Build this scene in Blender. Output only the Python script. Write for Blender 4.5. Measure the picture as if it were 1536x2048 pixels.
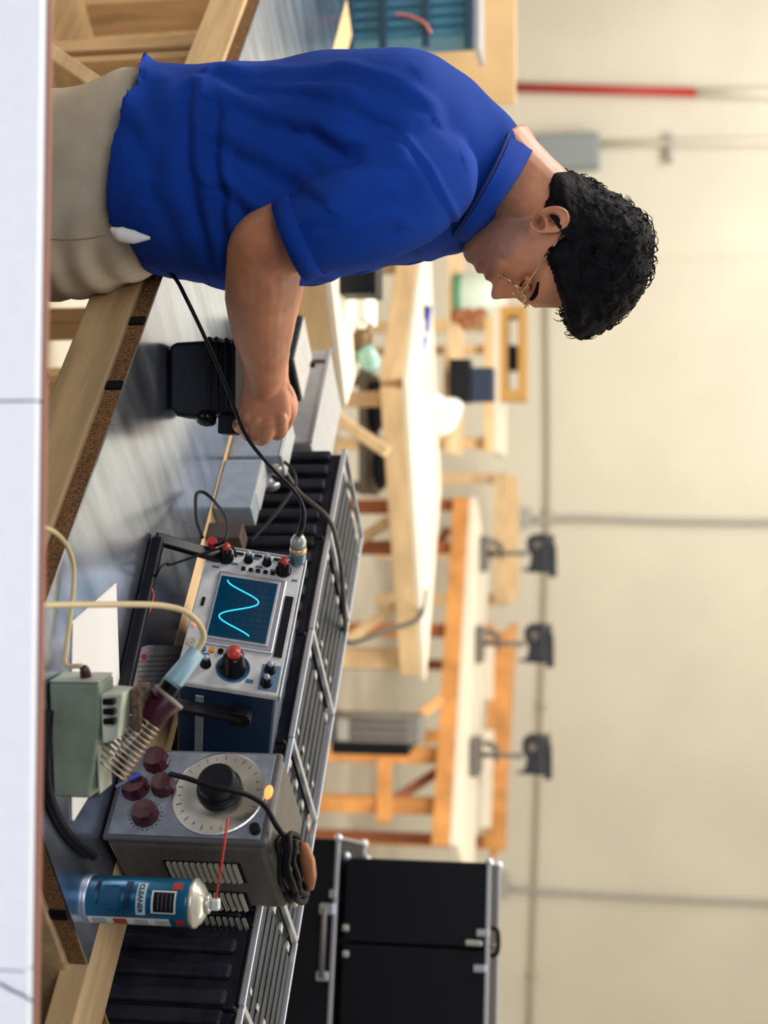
import bpy, bmesh, math, random
from mathutils import Vector, Matrix, noise
random.seed(7)
PI = math.pi
SC = bpy.context.scene
for o in list(bpy.data.objects): bpy.data.objects.remove(o)
# ------------------------------------------------------------------ camera, world, lights, exposure
# the photograph is stored turned a quarter: the room's "up" is the picture's right-hand side.
# (U, V) below = (picture y, picture x): U runs to the right of the upright view, V runs up.
FPX, PITCH, CAMH = 2800.0, math.radians(9.17), 1.55
CF = Vector((0, math.cos(PITCH), -math.sin(PITCH))); CR = Vector((1, 0, 0)); CU = Vector((0, math.sin(PITCH), math.cos(PITCH)))
cd = bpy.data.cameras.new('camera'); cam = bpy.data.objects.new('camera', cd); SC.collection.objects.link(cam)
cx, cy, cz = CU, -CR, -CF
cam.matrix_world = Matrix(((cx.x, cy.x, cz.x, 0), (cx.y, cy.y, cz.y, 0), (cx.z, cy.z, cz.z, CAMH), (0, 0, 0, 1)))
cd.sensor_fit = 'AUTO'; cd.sensor_width = 36; cd.lens = FPX / 2048 * 36
cd.clip_start = .05; cd.dof.use_dof = True; cd.dof.focus_distance = 1.95; cd.dof.aperture_fstop = 2.9
SC.camera = cam
w = bpy.data.worlds.new('world'); SC.world = w; w.use_nodes = True
w.node_tree.nodes['Background'].inputs[0].default_value = (0.86, 0.90, 1.0, 1); w.node_tree.nodes['Background'].inputs[1].default_value = .22
def area(name, loc, target, sx, sy, power, col):
    l = bpy.data.lights.new(name, 'AREA'); l.shape = 'RECTANGLE'; l.size = sx; l.size_y = sy; l.energy = power; l.color = col
    o = bpy.data.objects.new(name, l); SC.collection.objects.link(o); o.location = loc
    o.rotation_euler = (Vector(target) - Vector(loc)).to_track_quat('-Z', 'Y').to_euler(); return o
area('key_area_light', (-2.6, 3.2, 3.6), (-0.1, 2.0, 1.0), 1.8, 1.4, 135, (1.0, .96, .90))  # area key light from above left; no window there
area('bench_fill_light', (0.8, 3.9, 4.3), (0.6, 6.6, .8), 5, 2.4, 300, (1.0, .96, .87))  # added area light, brightens the fronts of the background benches
area('front_fill_light', (-1.2, -1.5, 2.9), (0.2, 1.9, .9), 2.2, 1.6, 50, (.94, .96, 1.0))  # added fill from the camera side for rail and instrument fronts
area('partition_fill_light', (.2, -.6, .35), (.2, 1.2, .8), 1.6, .4, 14, (.93, .95, 1.0))  # added unseen source, only brightens the white partition
area('wall_fill_light', (-2.2, 7.6, 4.2), (-2.0, 10.2, 1.6), 4, 1, 110, (1, .98, .95))  # added area light, brightens the left of the back wall
vs = SC.view_settings; vs.view_transform = 'Standard'; vs.look = 'None'; vs.exposure = 0.06; vs.gamma = 1; vs.use_curve_mapping = False
# ------------------------------------------------------------------ pixel -> point helpers
def ray(U, V): return CF + CR * ((U - 1024) / FPX) + CU * ((V - 768) / FPX)
EYE = Vector((0, 0, CAMH))
def P(U, V, y): r = ray(U, V); return EYE + r * (y / r.y)
def PZ(U, V, z): r = ray(U, V); return EYE + r * ((z - CAMH) / r.z)
BA = math.radians(-43.4)                       # direction of the workbench
DV = Vector((math.cos(BA), math.sin(BA), 0)); NV = Vector((-math.sin(BA), math.cos(BA), 0))
def PN(U, V, n): r = ray(U, V); return EYE + r * (n / r.dot(NV))
def B(d, n, z): return DV * d + NV * n + Vector((0, 0, z))
def dn(p): return p.dot(DV), p.dot(NV)
# ------------------------------------------------------------------ materials
def mat(name, col, rough=.6, metal=0, emit=None, estr=0, noise_s=None, noise_a=.15, bump=0, bscale=200, stretch=None, alpha=None, trans=0, spec=.5, col2=None, sheen=0, rnoise=0):
    m = bpy.data.materials.new(name); m.use_nodes = True; nt = m.node_tree; b = nt.nodes['Principled BSDF']
    b.inputs['Base Color'].default_value = (*col, 1); b.inputs['Roughness'].default_value = rough; b.inputs['Metallic'].default_value = metal
    b.inputs['Specular IOR Level'].default_value = spec
    if sheen: b.inputs['Sheen Weight'].default_value = sheen
    if trans: b.inputs['Transmission Weight'].default_value = trans
    if alpha is not None: b.inputs['Alpha'].default_value = alpha
    if emit: b.inputs['Emission Color'].default_value = (*emit, 1); b.inputs['Emission Strength'].default_value = estr
    if noise_s or bump or rnoise:
        tc = nt.nodes.new('ShaderNodeTexCoord'); mp = nt.nodes.new('ShaderNodeMapping'); nt.links.new(tc.outputs['Object'], mp.inputs[0])
        if stretch: mp.inputs['Scale'].default_value = stretch
    if noise_s:
        n = nt.nodes.new('ShaderNodeTexNoise'); n.inputs['Scale'].default_value = noise_s; n.inputs['Detail'].default_value = 6
        nt.links.new(mp.outputs[0], n.inputs[0])
        cr = nt.nodes.new('ShaderNodeValToRGB'); c2 = col2 or tuple(c * (1 - 2.2 * noise_a) for c in col); c1 = tuple(min(1, c * (1 + noise_a)) for c in col) if not col2 else col
        cr.color_ramp.elements[0].position = .35; cr.color_ramp.elements[1].position = .65
        cr.color_ramp.elements[0].color = (*c2, 1); cr.color_ramp.elements[1].color = (*c1, 1)
        nt.links.new(n.outputs[0], cr.inputs[0]); nt.links.new(cr.outputs[0], b.inputs['Base Color'])
        if rnoise:
            mr = nt.nodes.new('ShaderNodeMapRange'); mr.inputs['To Min'].default_value = rough - rnoise; mr.inputs['To Max'].default_value = rough + rnoise
            nt.links.new(n.outputs[0], mr.inputs[0]); nt.links.new(mr.outputs[0], b.inputs['Roughness'])
    if bump:
        n2 = nt.nodes.new('ShaderNodeTexNoise'); n2.inputs['Scale'].default_value = bscale; n2.inputs['Detail'].default_value = 4
        nt.links.new(mp.outputs[0], n2.inputs[0]); bp = nt.nodes.new('ShaderNodeBump'); bp.inputs['Strength'].default_value = bump; bp.inputs['Distance'].default_value = .002
        nt.links.new(n2.outputs[0], bp.inputs['Height']); nt.links.new(bp.outputs[0], b.inputs['Normal'])
    return m
PINE = mat('pine', (.70, .47, .24), .6, noise_s=3, noise_a=.10, stretch=(1.5, 14, 14), bump=.15, bscale=30)
PINEV = mat('pine_upright', (.60, .38, .18), .6, noise_s=3, noise_a=.12, stretch=(14, 14, 1.5), bump=.15, bscale=30)
TAN = mat('tan_wood', (.50, .27, .10), .65, noise_s=10, noise_a=.15, stretch=(1, 4, 4))
FARPINE = mat('far_pine', (.74, .52, .28), .6, noise_s=3, noise_a=.08, stretch=(2, 2, 8))
ORANGE = mat('orange_wood', (.72, .32, .09), .55, noise_s=4, noise_a=.12, stretch=(2, 2, 2))
REDWOOD = mat('dark_orange_wood', (.42, .13, .045), .55, noise_s=4, noise_a=.12)
CREAMTOP = mat('cream_top', (.86, .77, .62), .45, noise_s=4, noise_a=.03)
CHIP = mat('chipboard', (.30, .145, .055), .8, noise_s=420, noise_a=.35, bump=.4, bscale=300)
METAL = mat('galvanised_sheet', (.66, .74, .90), .24, 1, noise_s=3.2, noise_a=.10, stretch=(9, 1.6, 1), rnoise=.07)
BLACK = mat('black_plastic', (.006, .006, .010), .45, spec=.22)
BLACKG = mat('black_glossy', (.005, .005, .006), .2, spec=.22)
RUB = mat('black_rubber', (.005, .005, .007), .55, spec=.22)
RACKB = mat('charcoal_case', (.020, .021, .032), .42, spec=.22, noise_s=30, noise_a=.2)
RACKT = mat('slate_slat', (.022, .030, .042), .4, noise_s=14, noise_a=.3)
PALE = mat('pale_label', (.42, .43, .38), .5)
ALU = mat('aluminium_edge', (.60, .62, .68), .34, .75)
GREY = mat('grey_paint', (.30, .34, .38), .42, .2, noise_s=40, noise_a=.06)
GREYL = mat('light_grey_paint', (.44, .45, .46), .4, .2, noise_s=60, noise_a=.05)
PANELW = mat('scope_panel', (.58, .57, .56), .5, noise_s=45, noise_a=.07)
NAVY = mat('navy_case', (.008, .030, .075), .4)
BLUEP = mat('blue_print', (.05, .13, .26), .5)
SCREEN = mat('screen_glass', (.0, .012, .028), .15, emit=(.0, .07, .14), estr=.30)
GRAT = mat('screen_graticule', (.0, .02, .04), .3, emit=(0, .02, .04), estr=.15)
TRACE = mat('cyan_trace', (.0, .5, .8), .5, emit=(.03, .50, .95), estr=1.5)
REDC = mat('red_cap', (.40, .03, .02), .4)
REDP = mat('red_plastic', (.62, .035, .02), .4)
ORLED = mat('orange_lamp', (.9, .2, .05), .4, emit=(1, .25, .06), estr=2.0)
ORBTN = mat('orange_button', (.6, .22, .03), .4)
MAROON = mat('maroon_bakelite', (.055, .008, .018), .28)
GENP = mat('generator_panel', (.22, .25, .29), .45, noise_s=50, noise_a=.1)
GENC = mat('brown_grey_case', (.105, .095, .085), .42, noise_s=80, noise_a=.08)
DIAL = mat('spun_aluminium', (.66, .65, .62), .28, 1)
db_ = DIAL.node_tree.nodes['Principled BSDF']; tg_ = DIAL.node_tree.nodes.new('ShaderNodeTangent'); tg_.direction_type = 'RADIAL'; tg_.axis = 'Y'; DIAL.node_tree.links.new(tg_.outputs[0], db_.inputs['Tangent']); db_.inputs['Anisotropic'].default_value = .85
SAGE = mat('sage_green_enamel', (.24, .29, .21), .5, noise_s=14, noise_a=.12)
SAGEL = mat('pale_sage_enamel', (.46, .48, .38), .5, noise_s=40, noise_a=.1)
SPONGE = mat('brown_sponge', (.13, .085, .05), .9, noise_s=150, noise_a=.3, bump=.6)
PAPER = mat('white_paper', (.86, .83, .80), .8)
CARD = mat('written_card', (.28, .24, .25), .8, noise_s=120, noise_a=.2, stretch=(1, 6, 1))
CREAM = mat('cream_cord', (.66, .52, .28), .5)
SLEEVE = mat('blue_grey_sleeve', (.26, .42, .50), .4)
TEAL = mat('teal_can', (.008, .13, .25), .3, .3, noise_s=25, noise_a=.12)
CANW = mat('white_can_print', (.75, .77, .74), .4)
CANM = mat('cream_metal', (.70, .66, .56), .28, .5)
SHIRT = mat('blue_cotton', (.005, .048, .340), .9, noise_s=9, noise_a=.08, bump=.25, bscale=900, spec=.2)
KHAKI = mat('khaki_cotton', (.56, .47, .345), .9, noise_s=18, noise_a=.06, bump=.25, bscale=900)
SKIN = mat('skin', (.56, .225, .115), .5, noise_s=26, noise_a=.09, bump=.12, bscale=500)
LIP = mat('lip', (.36, .10, .08), .45)
HAIR = mat('dark_hair', (.004, .003, .005), .75, spec=.12, noise_s=60, noise_a=.5, bump=.9, bscale=160)
GOLD = mat('gold_wire', (.70, .48, .24), .28, 1)
EYEW = mat('eye', (.55, .5, .46), .2)
GLASSM = mat('clear_glass', (.9, .97, .94), .08, trans=.85)
WALLM = mat('wall_paint', (.71, .66, .55), .9, noise_s=1.1, noise_a=.03)
FLOORM = mat('concrete_floor', (.60, .55, .46), .7, noise_s=2.5, noise_a=.05)
CEILM = mat('ceiling_paint', (.8, .78, .72), .9)
CONDUIT = mat('grey_conduit', (.42, .41, .37), .5)
CONDB = mat('brown_conduit', (.42, .36, .27), .6)
BOXG = mat('grey_box', (.26, .29, .30), .6)
REDPIPE = mat('red_pipe', (.42, .025, .018), .5)
PLY = mat('plywood', (.74, .50, .25), .6, noise_s=3, noise_a=.08, stretch=(1, 8, 1))
BLUERACK = mat('blue_rack', (.06, .22, .34), .5)
BLUERACKD = mat('dark_blue_rail', (.016, .055, .10), .5)
DKBLUE = mat('dark_blue', (.012, .022, .055), .6)
VISEM = mat('dark_cast_iron', (.018, .018, .028), .5, noise_s=40, noise_a=.3)
FOREW = mat('white_laminate', (.86, .89, .98), .6, noise_s=60, noise_a=.01)
FOREB = mat('brown_edge_trim', (.32, .13, .09), .6)
BRONZE = mat('bronze', (.16, .085, .035), .5, .4)
BLUEW = mat('blue_plastic', (.03, .08, .45), .4)
MACHG = mat('brown_grey_iron', (.13, .115, .10), .5)
DKGREY = mat('dark_grille', (.10, .095, .10), .6)
MIDGREY = mat('mid_grey_grille', (.20, .185, .165), .6)
# ------------------------------------------------------------------ mesh builder
class M:
    def __init__(s): s.v = []; s.f = []
    def add(s, vs, fs): k = len(s.v); s.v += [Vector(v) for v in vs]; s.f += [tuple(i + k for i in f) for f in fs]; return s
    def hexa(s, c):  # 8 corners: bottom 4 ccw, top 4 ccw
        return s.add(c, [(3, 2, 1, 0), (4, 5, 6, 7), (0, 1, 5, 4), (1, 2, 6, 5), (2, 3, 7, 6), (3, 0, 4, 7)])
    def box(s, x0, x1, y0, y1, z0, z1): return s.hexa([(x0, y0, z0), (x1, y0, z0), (x1, y1, z0), (x0, y1, z0), (x0, y0, z1), (x1, y0, z1), (x1, y1, z1), (x0, y1, z1)])
    def prism(s, poly, z0, z1):
        n = len(poly); vs = [(p[0], p[1], z0) for p in poly] + [(p[0], p[1], z1) for p in poly]
        return s.add(vs, [tuple(range(n - 1, -1, -1)), tuple(range(n, 2 * n))] + [(i, (i + 1) % n, n + (i + 1) % n, n + i) for i in range(n)])
    def slab(s, pts, off):  # planar polygon given thickness vector
        n = len(pts); off = Vector(off); vs = [Vector(p) for p in pts] + [Vector(p) + off for p in pts]
        return s.add(vs, [tuple(range(n - 1, -1, -1)), tuple(range(n, 2 * n))] + [(i, (i + 1) % n, n + (i + 1) % n, n + i) for i in range(n)])
    def beam(s, a, b, wd, ht, up=(0, 0, 1)):
        a = Vector(a); b = Vector(b); t = (b - a).normalized(); up = Vector(up); sd = t.cross(up)
        if sd.length < 1e-4: sd = t.cross(Vector((0, 1, 0)))
        sd.normalize(); u = sd.cross(t).normalized(); sd = sd * wd / 2; u = u * ht / 2
        return s.hexa([a - sd - u, a + sd - u, b + sd - u, b - sd - u, a - sd + u, a + sd + u, b + sd + u, b - sd + u])
    def loft(s, rings, cap=True, closed=True):
        n = len(rings[0]); k = len(s.v)
        for r in rings: s.v += [Vector(p) for p in r]
        for i in range(len(rings) - 1):
            for j in range(n if closed else n - 1):
                a = k + i * n + j; b = k + i * n + (j + 1) % n; s.f.append((a, b, b + n, a + n))
        if cap: s.f.append(tuple(k + j for j in range(n - 1, -1, -1))); s.f.append(tuple(k + (len(rings) - 1) * n + j for j in range(n)))
        return s
    def tube(s, pts, r, seg=8, smooth=True, n=6, cap=True, up=None):
        pts = [Vector(p) for p in pts]; rs = r if isinstance(r, (list, tuple)) else [r] * len(pts)
        if smooth and len(pts) > 2: pts, rs = crom(pts, rs, n)
        rings = []; u = None
        for i, p in enumerate(pts):
            t = (pts[min(i + 1, len(pts) - 1)] - pts[max(i - 1, 0)]).normalized()
            if u is None:
                u = t.cross(Vector((0, 0, 1)) if abs(t.z) < .9 else Vector((0, 1, 0))).normalized()
            u = (u - t * u.dot(t)).normalized(); v = t.cross(u)
            rings.append([p + (u * math.cos(2 * PI * j / seg) + v * math.sin(2 * PI * j / seg)) * rs[i] for j in range(seg)])
        return s.loft(rings, cap)
    def cyl(s, a, b, r, r2=None, seg=20): return s.tube([a, b], [r, r if r2 is None else r2], seg, False)
    def lathe(s, prof, o, ax, seg=28):  # prof: (r, t) along axis
        o = Vector(o); ax = Vector(ax).normalized(); u = ax.cross(Vector((0, 0, 1)) if abs(ax.z) < .9 else Vector((1, 0, 0))).normalized(); v = ax.cross(u)
        return s.loft([[o + ax * t + (u * math.cos(2 * PI * j / seg) + v * math.sin(2 * PI * j / seg)) * max(r, 1e-5) for j in range(seg)] for r, t in prof])
    def ell(s, c, rx, ry, rz, seg=20, R=None):
        c = Vector(c); rings = []
        for i in range(1, seg):
            a = PI * i / seg; rings.append([c + (R @ Vector((rx * math.sin(a) * math.cos(2 * PI * j / seg), ry * math.sin(a) * math.sin(2 * PI * j / seg), rz * math.cos(a))) if R else Vector((rx * math.sin(a) * math.cos(2 * PI * j / seg), ry * math.sin(a) * math.sin(2 * PI * j / seg), rz * math.cos(a)))) for j in range(seg)])
        return s.loft(rings)
def crom(pts, rs, n):
    P_ = [pts[0] * 2 - pts[1]] + pts + [pts[-1] * 2 - pts[-2]]; R_ = [rs[0]] + list(rs) + [rs[-1]]; o = []; q = []
    for i in range(1, len(P_) - 2):
        for k in range(n):
            t = k / n; a, b, c, d = P_[i - 1:i + 3]
            o.append(.5 * ((2 * b) + (c - a) * t + (2 * a - 5 * b + 4 * c - d) * t * t + (3 * b - a - 3 * c + d) * t ** 3)); q.append(R_[i] * (1 - t) + R_[i + 1] * t)
    o.append(pts[-1]); q.append(rs[-1]); return o, q
ROOTM = {}
def raw(name, m, material, parent=None, smooth=False, bevel=0, local=False, bseg=2):
    me = bpy.data.meshes.new(name); vs = m.v
    if parent is not None and not local:
        inv = ROOTM[parent.name].inverted(); vs = [inv @ v for v in vs]
    me.from_pydata([tuple(v) for v in vs], [], m.f)
    bm = bmesh.new(); bm.from_mesh(me); bmesh.ops.recalc_face_normals(bm, faces=bm.faces); bm.to_mesh(me); bm.free()
    me.materials.append(material)
    if smooth: me.shade_smooth()
    o = bpy.data.objects.new(name, me); SC.collection.objects.link(o)
    if parent is not None: o.parent = parent; ROOTM[o.name] = ROOTM[parent.name]
    else: ROOTM[o.name] = Matrix()
    if bevel:
        b = o.modifiers.new('bevel', 'BEVEL'); b.width = bevel; b.segments = bseg; b.limit_method = 'ANGLE'; b.angle_limit = math.radians(40)
    return o
def part(name, m, material, parent, **k):   # world-space coordinates
    o = raw(name, m, material, parent, **k)
    if not k.get('local') and parent.parent is None and False: pass
    return o
def sub(name, m, material, parent, **k):    # sub-part: parent part has identity local transform
    return raw(name, m, material, parent, **k)
def tag(o, label, cat, group=None):
    o['label'] = label; o['category'] = cat
    if group: o['group'] = group
    return o
def thing(name, label, cat, loc, R=None, group=None):
    o = bpy.data.objects.new(name, None); SC.collection.objects.link(o); o.empty_display_size = .05
    mw = Matrix.Translation(Vector(loc)) @ (R.to_4x4() if R else Matrix()); o.matrix_world = mw; ROOTM[o.name] = mw
    return tag(o, label, cat, group)
def struct(name, m, material, **k): o = raw(name, m, material, **k); o['kind'] = 'structure'; return o
def solo(name, label, cat, m, material, group=None, **k): return tag(raw(name, m, material, **k), label, cat, group)
def qb(a, b, c, d, z0, z1):   # quad prism from 4 points (xy) between two heights
    return M().prism([a, b, c, d], z0, z1)
# ------------------------------------------------------------------ the room
WY = 10.3
struct('floor', M().box(-7, 7, -3, WY + .1, -.08, 0), FLOORM)
wall = struct('wall_back', M().box(-7, 7, WY, WY + .15, 0, 4.6), WALLM)
struct('wall_left', M().box(-7.15, -7, -3, WY + .1, 0, 4.6), WALLM)
struct('wall_right', M().box(7, 7.15, -3, WY + .1, 0, 4.6), WALLM)
struct('ceiling', M().box(-7.1, 7.1, 1.5, WY + .1, 4.6, 4.7), CEILM)
def wallrun(name, label, cat, a, b, r, material, yo=.03, col=None):
    p, q = P(*a, WY - yo), P(*b, WY - yo)
    return p, q
# horizontal conduit
t = thing('wall_conduit', 'thin brown conduit running level along the back wall with round couplings', 'conduit', P(1300, 1085, WY - .03))
part('pipe', M().tube([P(605, 1094, WY - .03), P(1000, 1096, WY - .03), P(1420, 1082, WY - .03), P(2090, 1058, WY - .03)], .014, 8), CONDB, t, smooth=True)
for U, V in ((1028, 1096), (1412, 1083), (1950, 1063)): part('coupling', M().ell(P(U, V, WY - .035), .05, .02, .03, 10), CONDB, t, smooth=True)
t = thing('vertical_conduit', 'grey conduit dropping down the middle of the back wall to a small junction box', 'conduit', P(1037, 1090, WY - .03))
part('pipe', M().tube([P(1040, 1062, WY - .03), P(1036, 1160, WY - .03), P(1042, 1350, WY - .03), P(1044, 1600, WY - .03)], .024, 8), CONDUIT, t, smooth=True)
part('junction_box', M().box(*sorted((P(1015, 1050, WY - .03).x, P(1052, 1050, WY - .03).x)), WY - .06, WY, P(1037, 1033, WY - .03).z, P(1037, 1063, WY - .03).z), CONDUIT, t, bevel=.01)
t = thing('vertical_conduit', 'grey conduit dropping down the right part of the back wall above the black cases', 'conduit', P(1785, 1010, WY - .03))
part('pipe', M().tube([P(1775, 1012, WY - .03), P(1785, 1120, WY - .03), P(1800, 1400, WY - .03), P(1808, 1600, WY - .03)], .020, 8), CONDUIT, t, smooth=True)
part('junction_box', M().box(P(1745, 1000, WY - .03).x, P(1790, 1000, WY - .03).x, WY - .08, WY, P(1775, 985, WY).z, P(1775, 1018, WY).z), CONDUIT, t, bevel=.01)
solo('red_pipe', 'straight bright red pipe standing against the pale wall above the plywood board', 'pipe', M().cyl(P(174, 1000, WY - .06), P(185, 1392, WY - .06), .032, seg=14), REDPIPE, smooth=True)
solo('pale_pipe', 'pale cream pipe carrying on above the red pipe', 'pipe', M().cyl(P(185.3, 1395, WY - .06), P(188, 1620, WY - .06), .03, seg=14), WALLM, smooth=True)
t = thing('electrical_box', 'grey upright metal electrical box on the wall behind the back of the neck', 'electrical box', P(302, 1066, WY - .1))
a, b = P(272, 1068, WY - .1), P(336, 1200, WY - .1)
part('housing', M().box(a.x, b.x, WY - .16, WY, a.z, b.z), BOXG, t, bevel=.02)
part('cover', M().box(a.x + .015, b.x - .015, WY - .172, WY - .158, a.z + .02, b.z - .02), BOXG, t, bevel=.01)
part('conduit', M().cyl(P(288, 1196, WY - .05), P(282, 1620, WY - .05), .022, seg=10), WALLM, t, smooth=True)
part('pipe_strap', M().box(P(268, 1338, WY - .05).x, P(325, 1338, WY - .05).x, WY - .08, WY, P(268, 1335, WY).z, P(268, 1346, WY).z), CONDUIT, t, bevel=.004)
struct('trim_1', M().box(P(512, 1300, WY).x, P(521, 1300, WY).x, WY - .012, WY, .9, 4.5), WALLM)
# ------------------------------------------------------------------ added white partition in front, stand-in for a pale tiled tabletop
YP = 1.2
zl, zr = P(0, 97, YP).z, P(2048, 69, YP).z; xl, xr = P(0, 97, YP).x, P(2048, 69, YP).x
def ztop(x): return zl + (zr - zl) * (x - xl) / (xr - xl)
part_root = thing('standin_partition', 'added low white partition standing in for a pale tiled tabletop, with a brown top edge', 'partition', (0, YP, 0))
xs = [-1.1, P(805, 50, YP).x, P(1930, 50, YP).x, 1.4]
for a, b in zip(xs[:-1], xs[1:]):
    a += .0009; b -= .0009
    part('panel', M().hexa([(a, YP - .018, 0), (b, YP - .018, 0), (b, YP, 0), (a, YP, 0), (a, YP - .018, ztop(a)), (b, YP - .018, ztop(b)), (b, YP, ztop(b)), (a, YP, ztop(a))]), FOREW, part_root, bevel=.0006, bseg=1)
part('backing', M().hexa([(-1.1, YP + .0005, 0), (1.4, YP + .0005, 0), (1.4, YP + .004, 0), (-1.1, YP + .004, 0), (-1.1, YP + .0005, ztop(-1.1) - .002), (1.4, YP + .0005, ztop(1.4) - .002), (1.4, YP + .004, ztop(1.4) - .002), (-1.1, YP + .004, ztop(-1.1) - .002)]), BLACK, part_root)
part('top_trim', M().hexa([(-1.1, YP - .004, ztop(-1.1) + .0001), (1.4, YP - .004, ztop(1.4) + .0001), (1.4, YP + .004, ztop(1.4) + .0001), (-1.1, YP + .004, ztop(-1.1) + .0001), (-1.1, YP - .004, ztop(-1.1) + .003), (1.4, YP - .004, ztop(1.4) + .003), (1.4, YP + .004, ztop(1.4) + .003), (-1.1, YP + .004, ztop(-1.1) + .003)]), FOREB, part_root)
solo('purple_string', 'thin purple string lying against the white partition at its right end', 'string', M().tube([P(1966, -2, YP - .0195), P(1980, 22, YP - .0195), P(1992, 48, YP - .0195), P(2004, 68, YP - .0195)], .0011, 6), mat('purple_string', (.10, .08, .20), .7), smooth=True)
# ------------------------------------------------------------------ main workbench
ZB = .9
n0 = dn(PZ(900, 204, ZB))[1]; n1 = dn(PZ(869, 460, ZB))[1]; n1 = (n1 + dn(PZ(1930, 177, ZB))[1]) / 2
apex = PZ(1930, 177, ZB); e1 = PZ(1700, 95, ZB); ED = (apex - e1).normalized()
da, na = dn(apex); tn = (na - n0) / ED.dot(NV); corner = apex - ED * tn; dc = dn(corner)[0]
DL = -3.3
bench = thing('workbench', 'long metal topped workbench with pine rails crossing the foreground', 'workbench', B(-1.6, 1.4, 0), Matrix.Rotation(BA, 3, 'Z'))
def bq(d0, d1, nn0, nn1, z0, z1): return M().hexa([B(d0, nn0, z0), B(d1, nn0, z0), B(d1, nn1, z0), B(d0, nn1, z0), B(d0, nn0, z1), B(d1, nn0, z1), B(d1, nn1, z1), B(d0, nn1, z1)])
def benchquad(z0, z1, g=0):
    c = [B(DL, n0 - g, 0), corner.copy() - NV * g, apex.copy(), B(DL, na, 0)]
    return M().prism([(p.x, p.y) for p in c], z0, z1)
part('metal_sheet', benchquad(.8975, .9, .001), METAL, bench)
part('core_board', benchquad(.874, .8972), CHIP, bench, bevel=.0015)
part('front_rail', bq(DL, dc - .004, n0 - .008, n0 + .03, .802, .8735), PINE, bench, bevel=.003)
part('rear_board', bq(DL, -.40, na + .0015, na + .10, .862, .9), PINE, bench, bevel=.003)
en = ED.cross(Vector((0, 0, 1))).normalized()
ext = apex + ED * .30
part('end_rail', M().slab([corner + en * .008 - ED * .01 + Vector((0, 0, .802 - ZB)), ext + en * .008 + Vector((0, 0, .802 - ZB)), ext - en * .03 + Vector((0, 0, .802 - ZB)), corner - en * .03 - ED * .01 + Vector((0, 0, .802 - ZB))], (0, 0, .0715)), PINE, bench, bevel=.003)
ex2 = apex + ED * .006
part('end_board', M().slab([ex2 + en * .001 + Vector((0, 0, .874 - ZB)), ext + en * .001 + Vector((0, 0, .874 - ZB)), ext - en * .004 + Vector((0, 0, .874 - ZB)), ex2 - en * .004 + Vector((0, 0, .874 - ZB))], (0, 0, .0235)), TAN, bench)
for U, V in ((642, 290), (771, 232)):
    p = PN(U, V, n0 - .001); d_ = dn(p)[0]
    part('dark_notch', bq(d_ - .008, d_ + .008, n0 - .004, n0 + .002, .8745, .8965), BLACK, bench, bevel=.001)  # black block paints in the dark of a notch in the edge
p = PN(1823, 128, na); q = corner + ED * ((P(1823, 130, 1.6) - corner).dot(ED)); q = PZ(1823, 137, .9)
part('dark_notch', M().slab([q + en * .002 + Vector((0, 0, -.025)), q + ED * .015 + en * .002 + Vector((0, 0, -.025)), q + ED * .015 - en * .004 + Vector((0, 0, -.025)), q - en * .004 + Vector((0, 0, -.025))], (0, 0, .022)), BLACK, bench)  # same black stand-in for a dark notch, on the end edge
# legs (right part hidden behind the partition, left pair in view)
def leg(d0, nn, z1=.8, wd=.04, dp=.085): part('leg', bq(d0, d0 + wd, nn, nn + dp, 0, z1), PINEV, bench, bevel=.003)
dl1 = dn(PN(72, 380, n0 + .03))[0]
leg(dl1 - .015, n0 + .032, .80, .045, .085); leg(dl1 + .05, n0 + .032, .80, .022, .085)
leg(dl1 + .03, na - .09, .873); leg(-1.55, na - .09, .86); leg(-.86, n0 + .05, .873); leg(-.86, na - .09, .86); leg(DL + .1, n0 + .032, .80); leg(DL + .1, na - .09, .86)
part('brace', M().beam(PN(100, 60, n0 - .02), PN(215, 225, n0 - .02), .03, .07, NV), PINE, bench, bevel=.003)
part('rear_brace', M().beam(PN(58, 140, na - .03), PN(5, 285, na - .03), .03, .07, NV), ORANGE, bench, bevel=.003)
part('lower_shelf', bq(DL + .2, -.95, n0 + .06, na - .02, .28, .30), PINE, bench, bevel=.002)
part('lower_rail', bq(DL + .1, -.9, n0 + .125, n0 + .16, .20, .28), PINE, bench, bevel=.003)
t = thing('dark_filler_crate', 'added black crate standing in for the darkness under the metal topped bench', 'crate', B(-1.55, 1.42, .30), Matrix.Rotation(BA, 3, 'Z'))  # added crate, its black stands in for the gloom under the bench
cr = M(); cr.box(-.26, .26, -.14, .14, 0, .012)
part('base', cr, BLACK, t, local=True)
for k, (x0, x1, y0, y1) in enumerate(((-.26, .26, -.14, -.128), (-.26, .26, .128, .14), (-.26, -.248, -.128, .128), (.248, .26, -.128, .128))): part('side', M().box(x0, x1, y0, y1, .012, .26), BLACK, t, local=True, bevel=.002)
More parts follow.
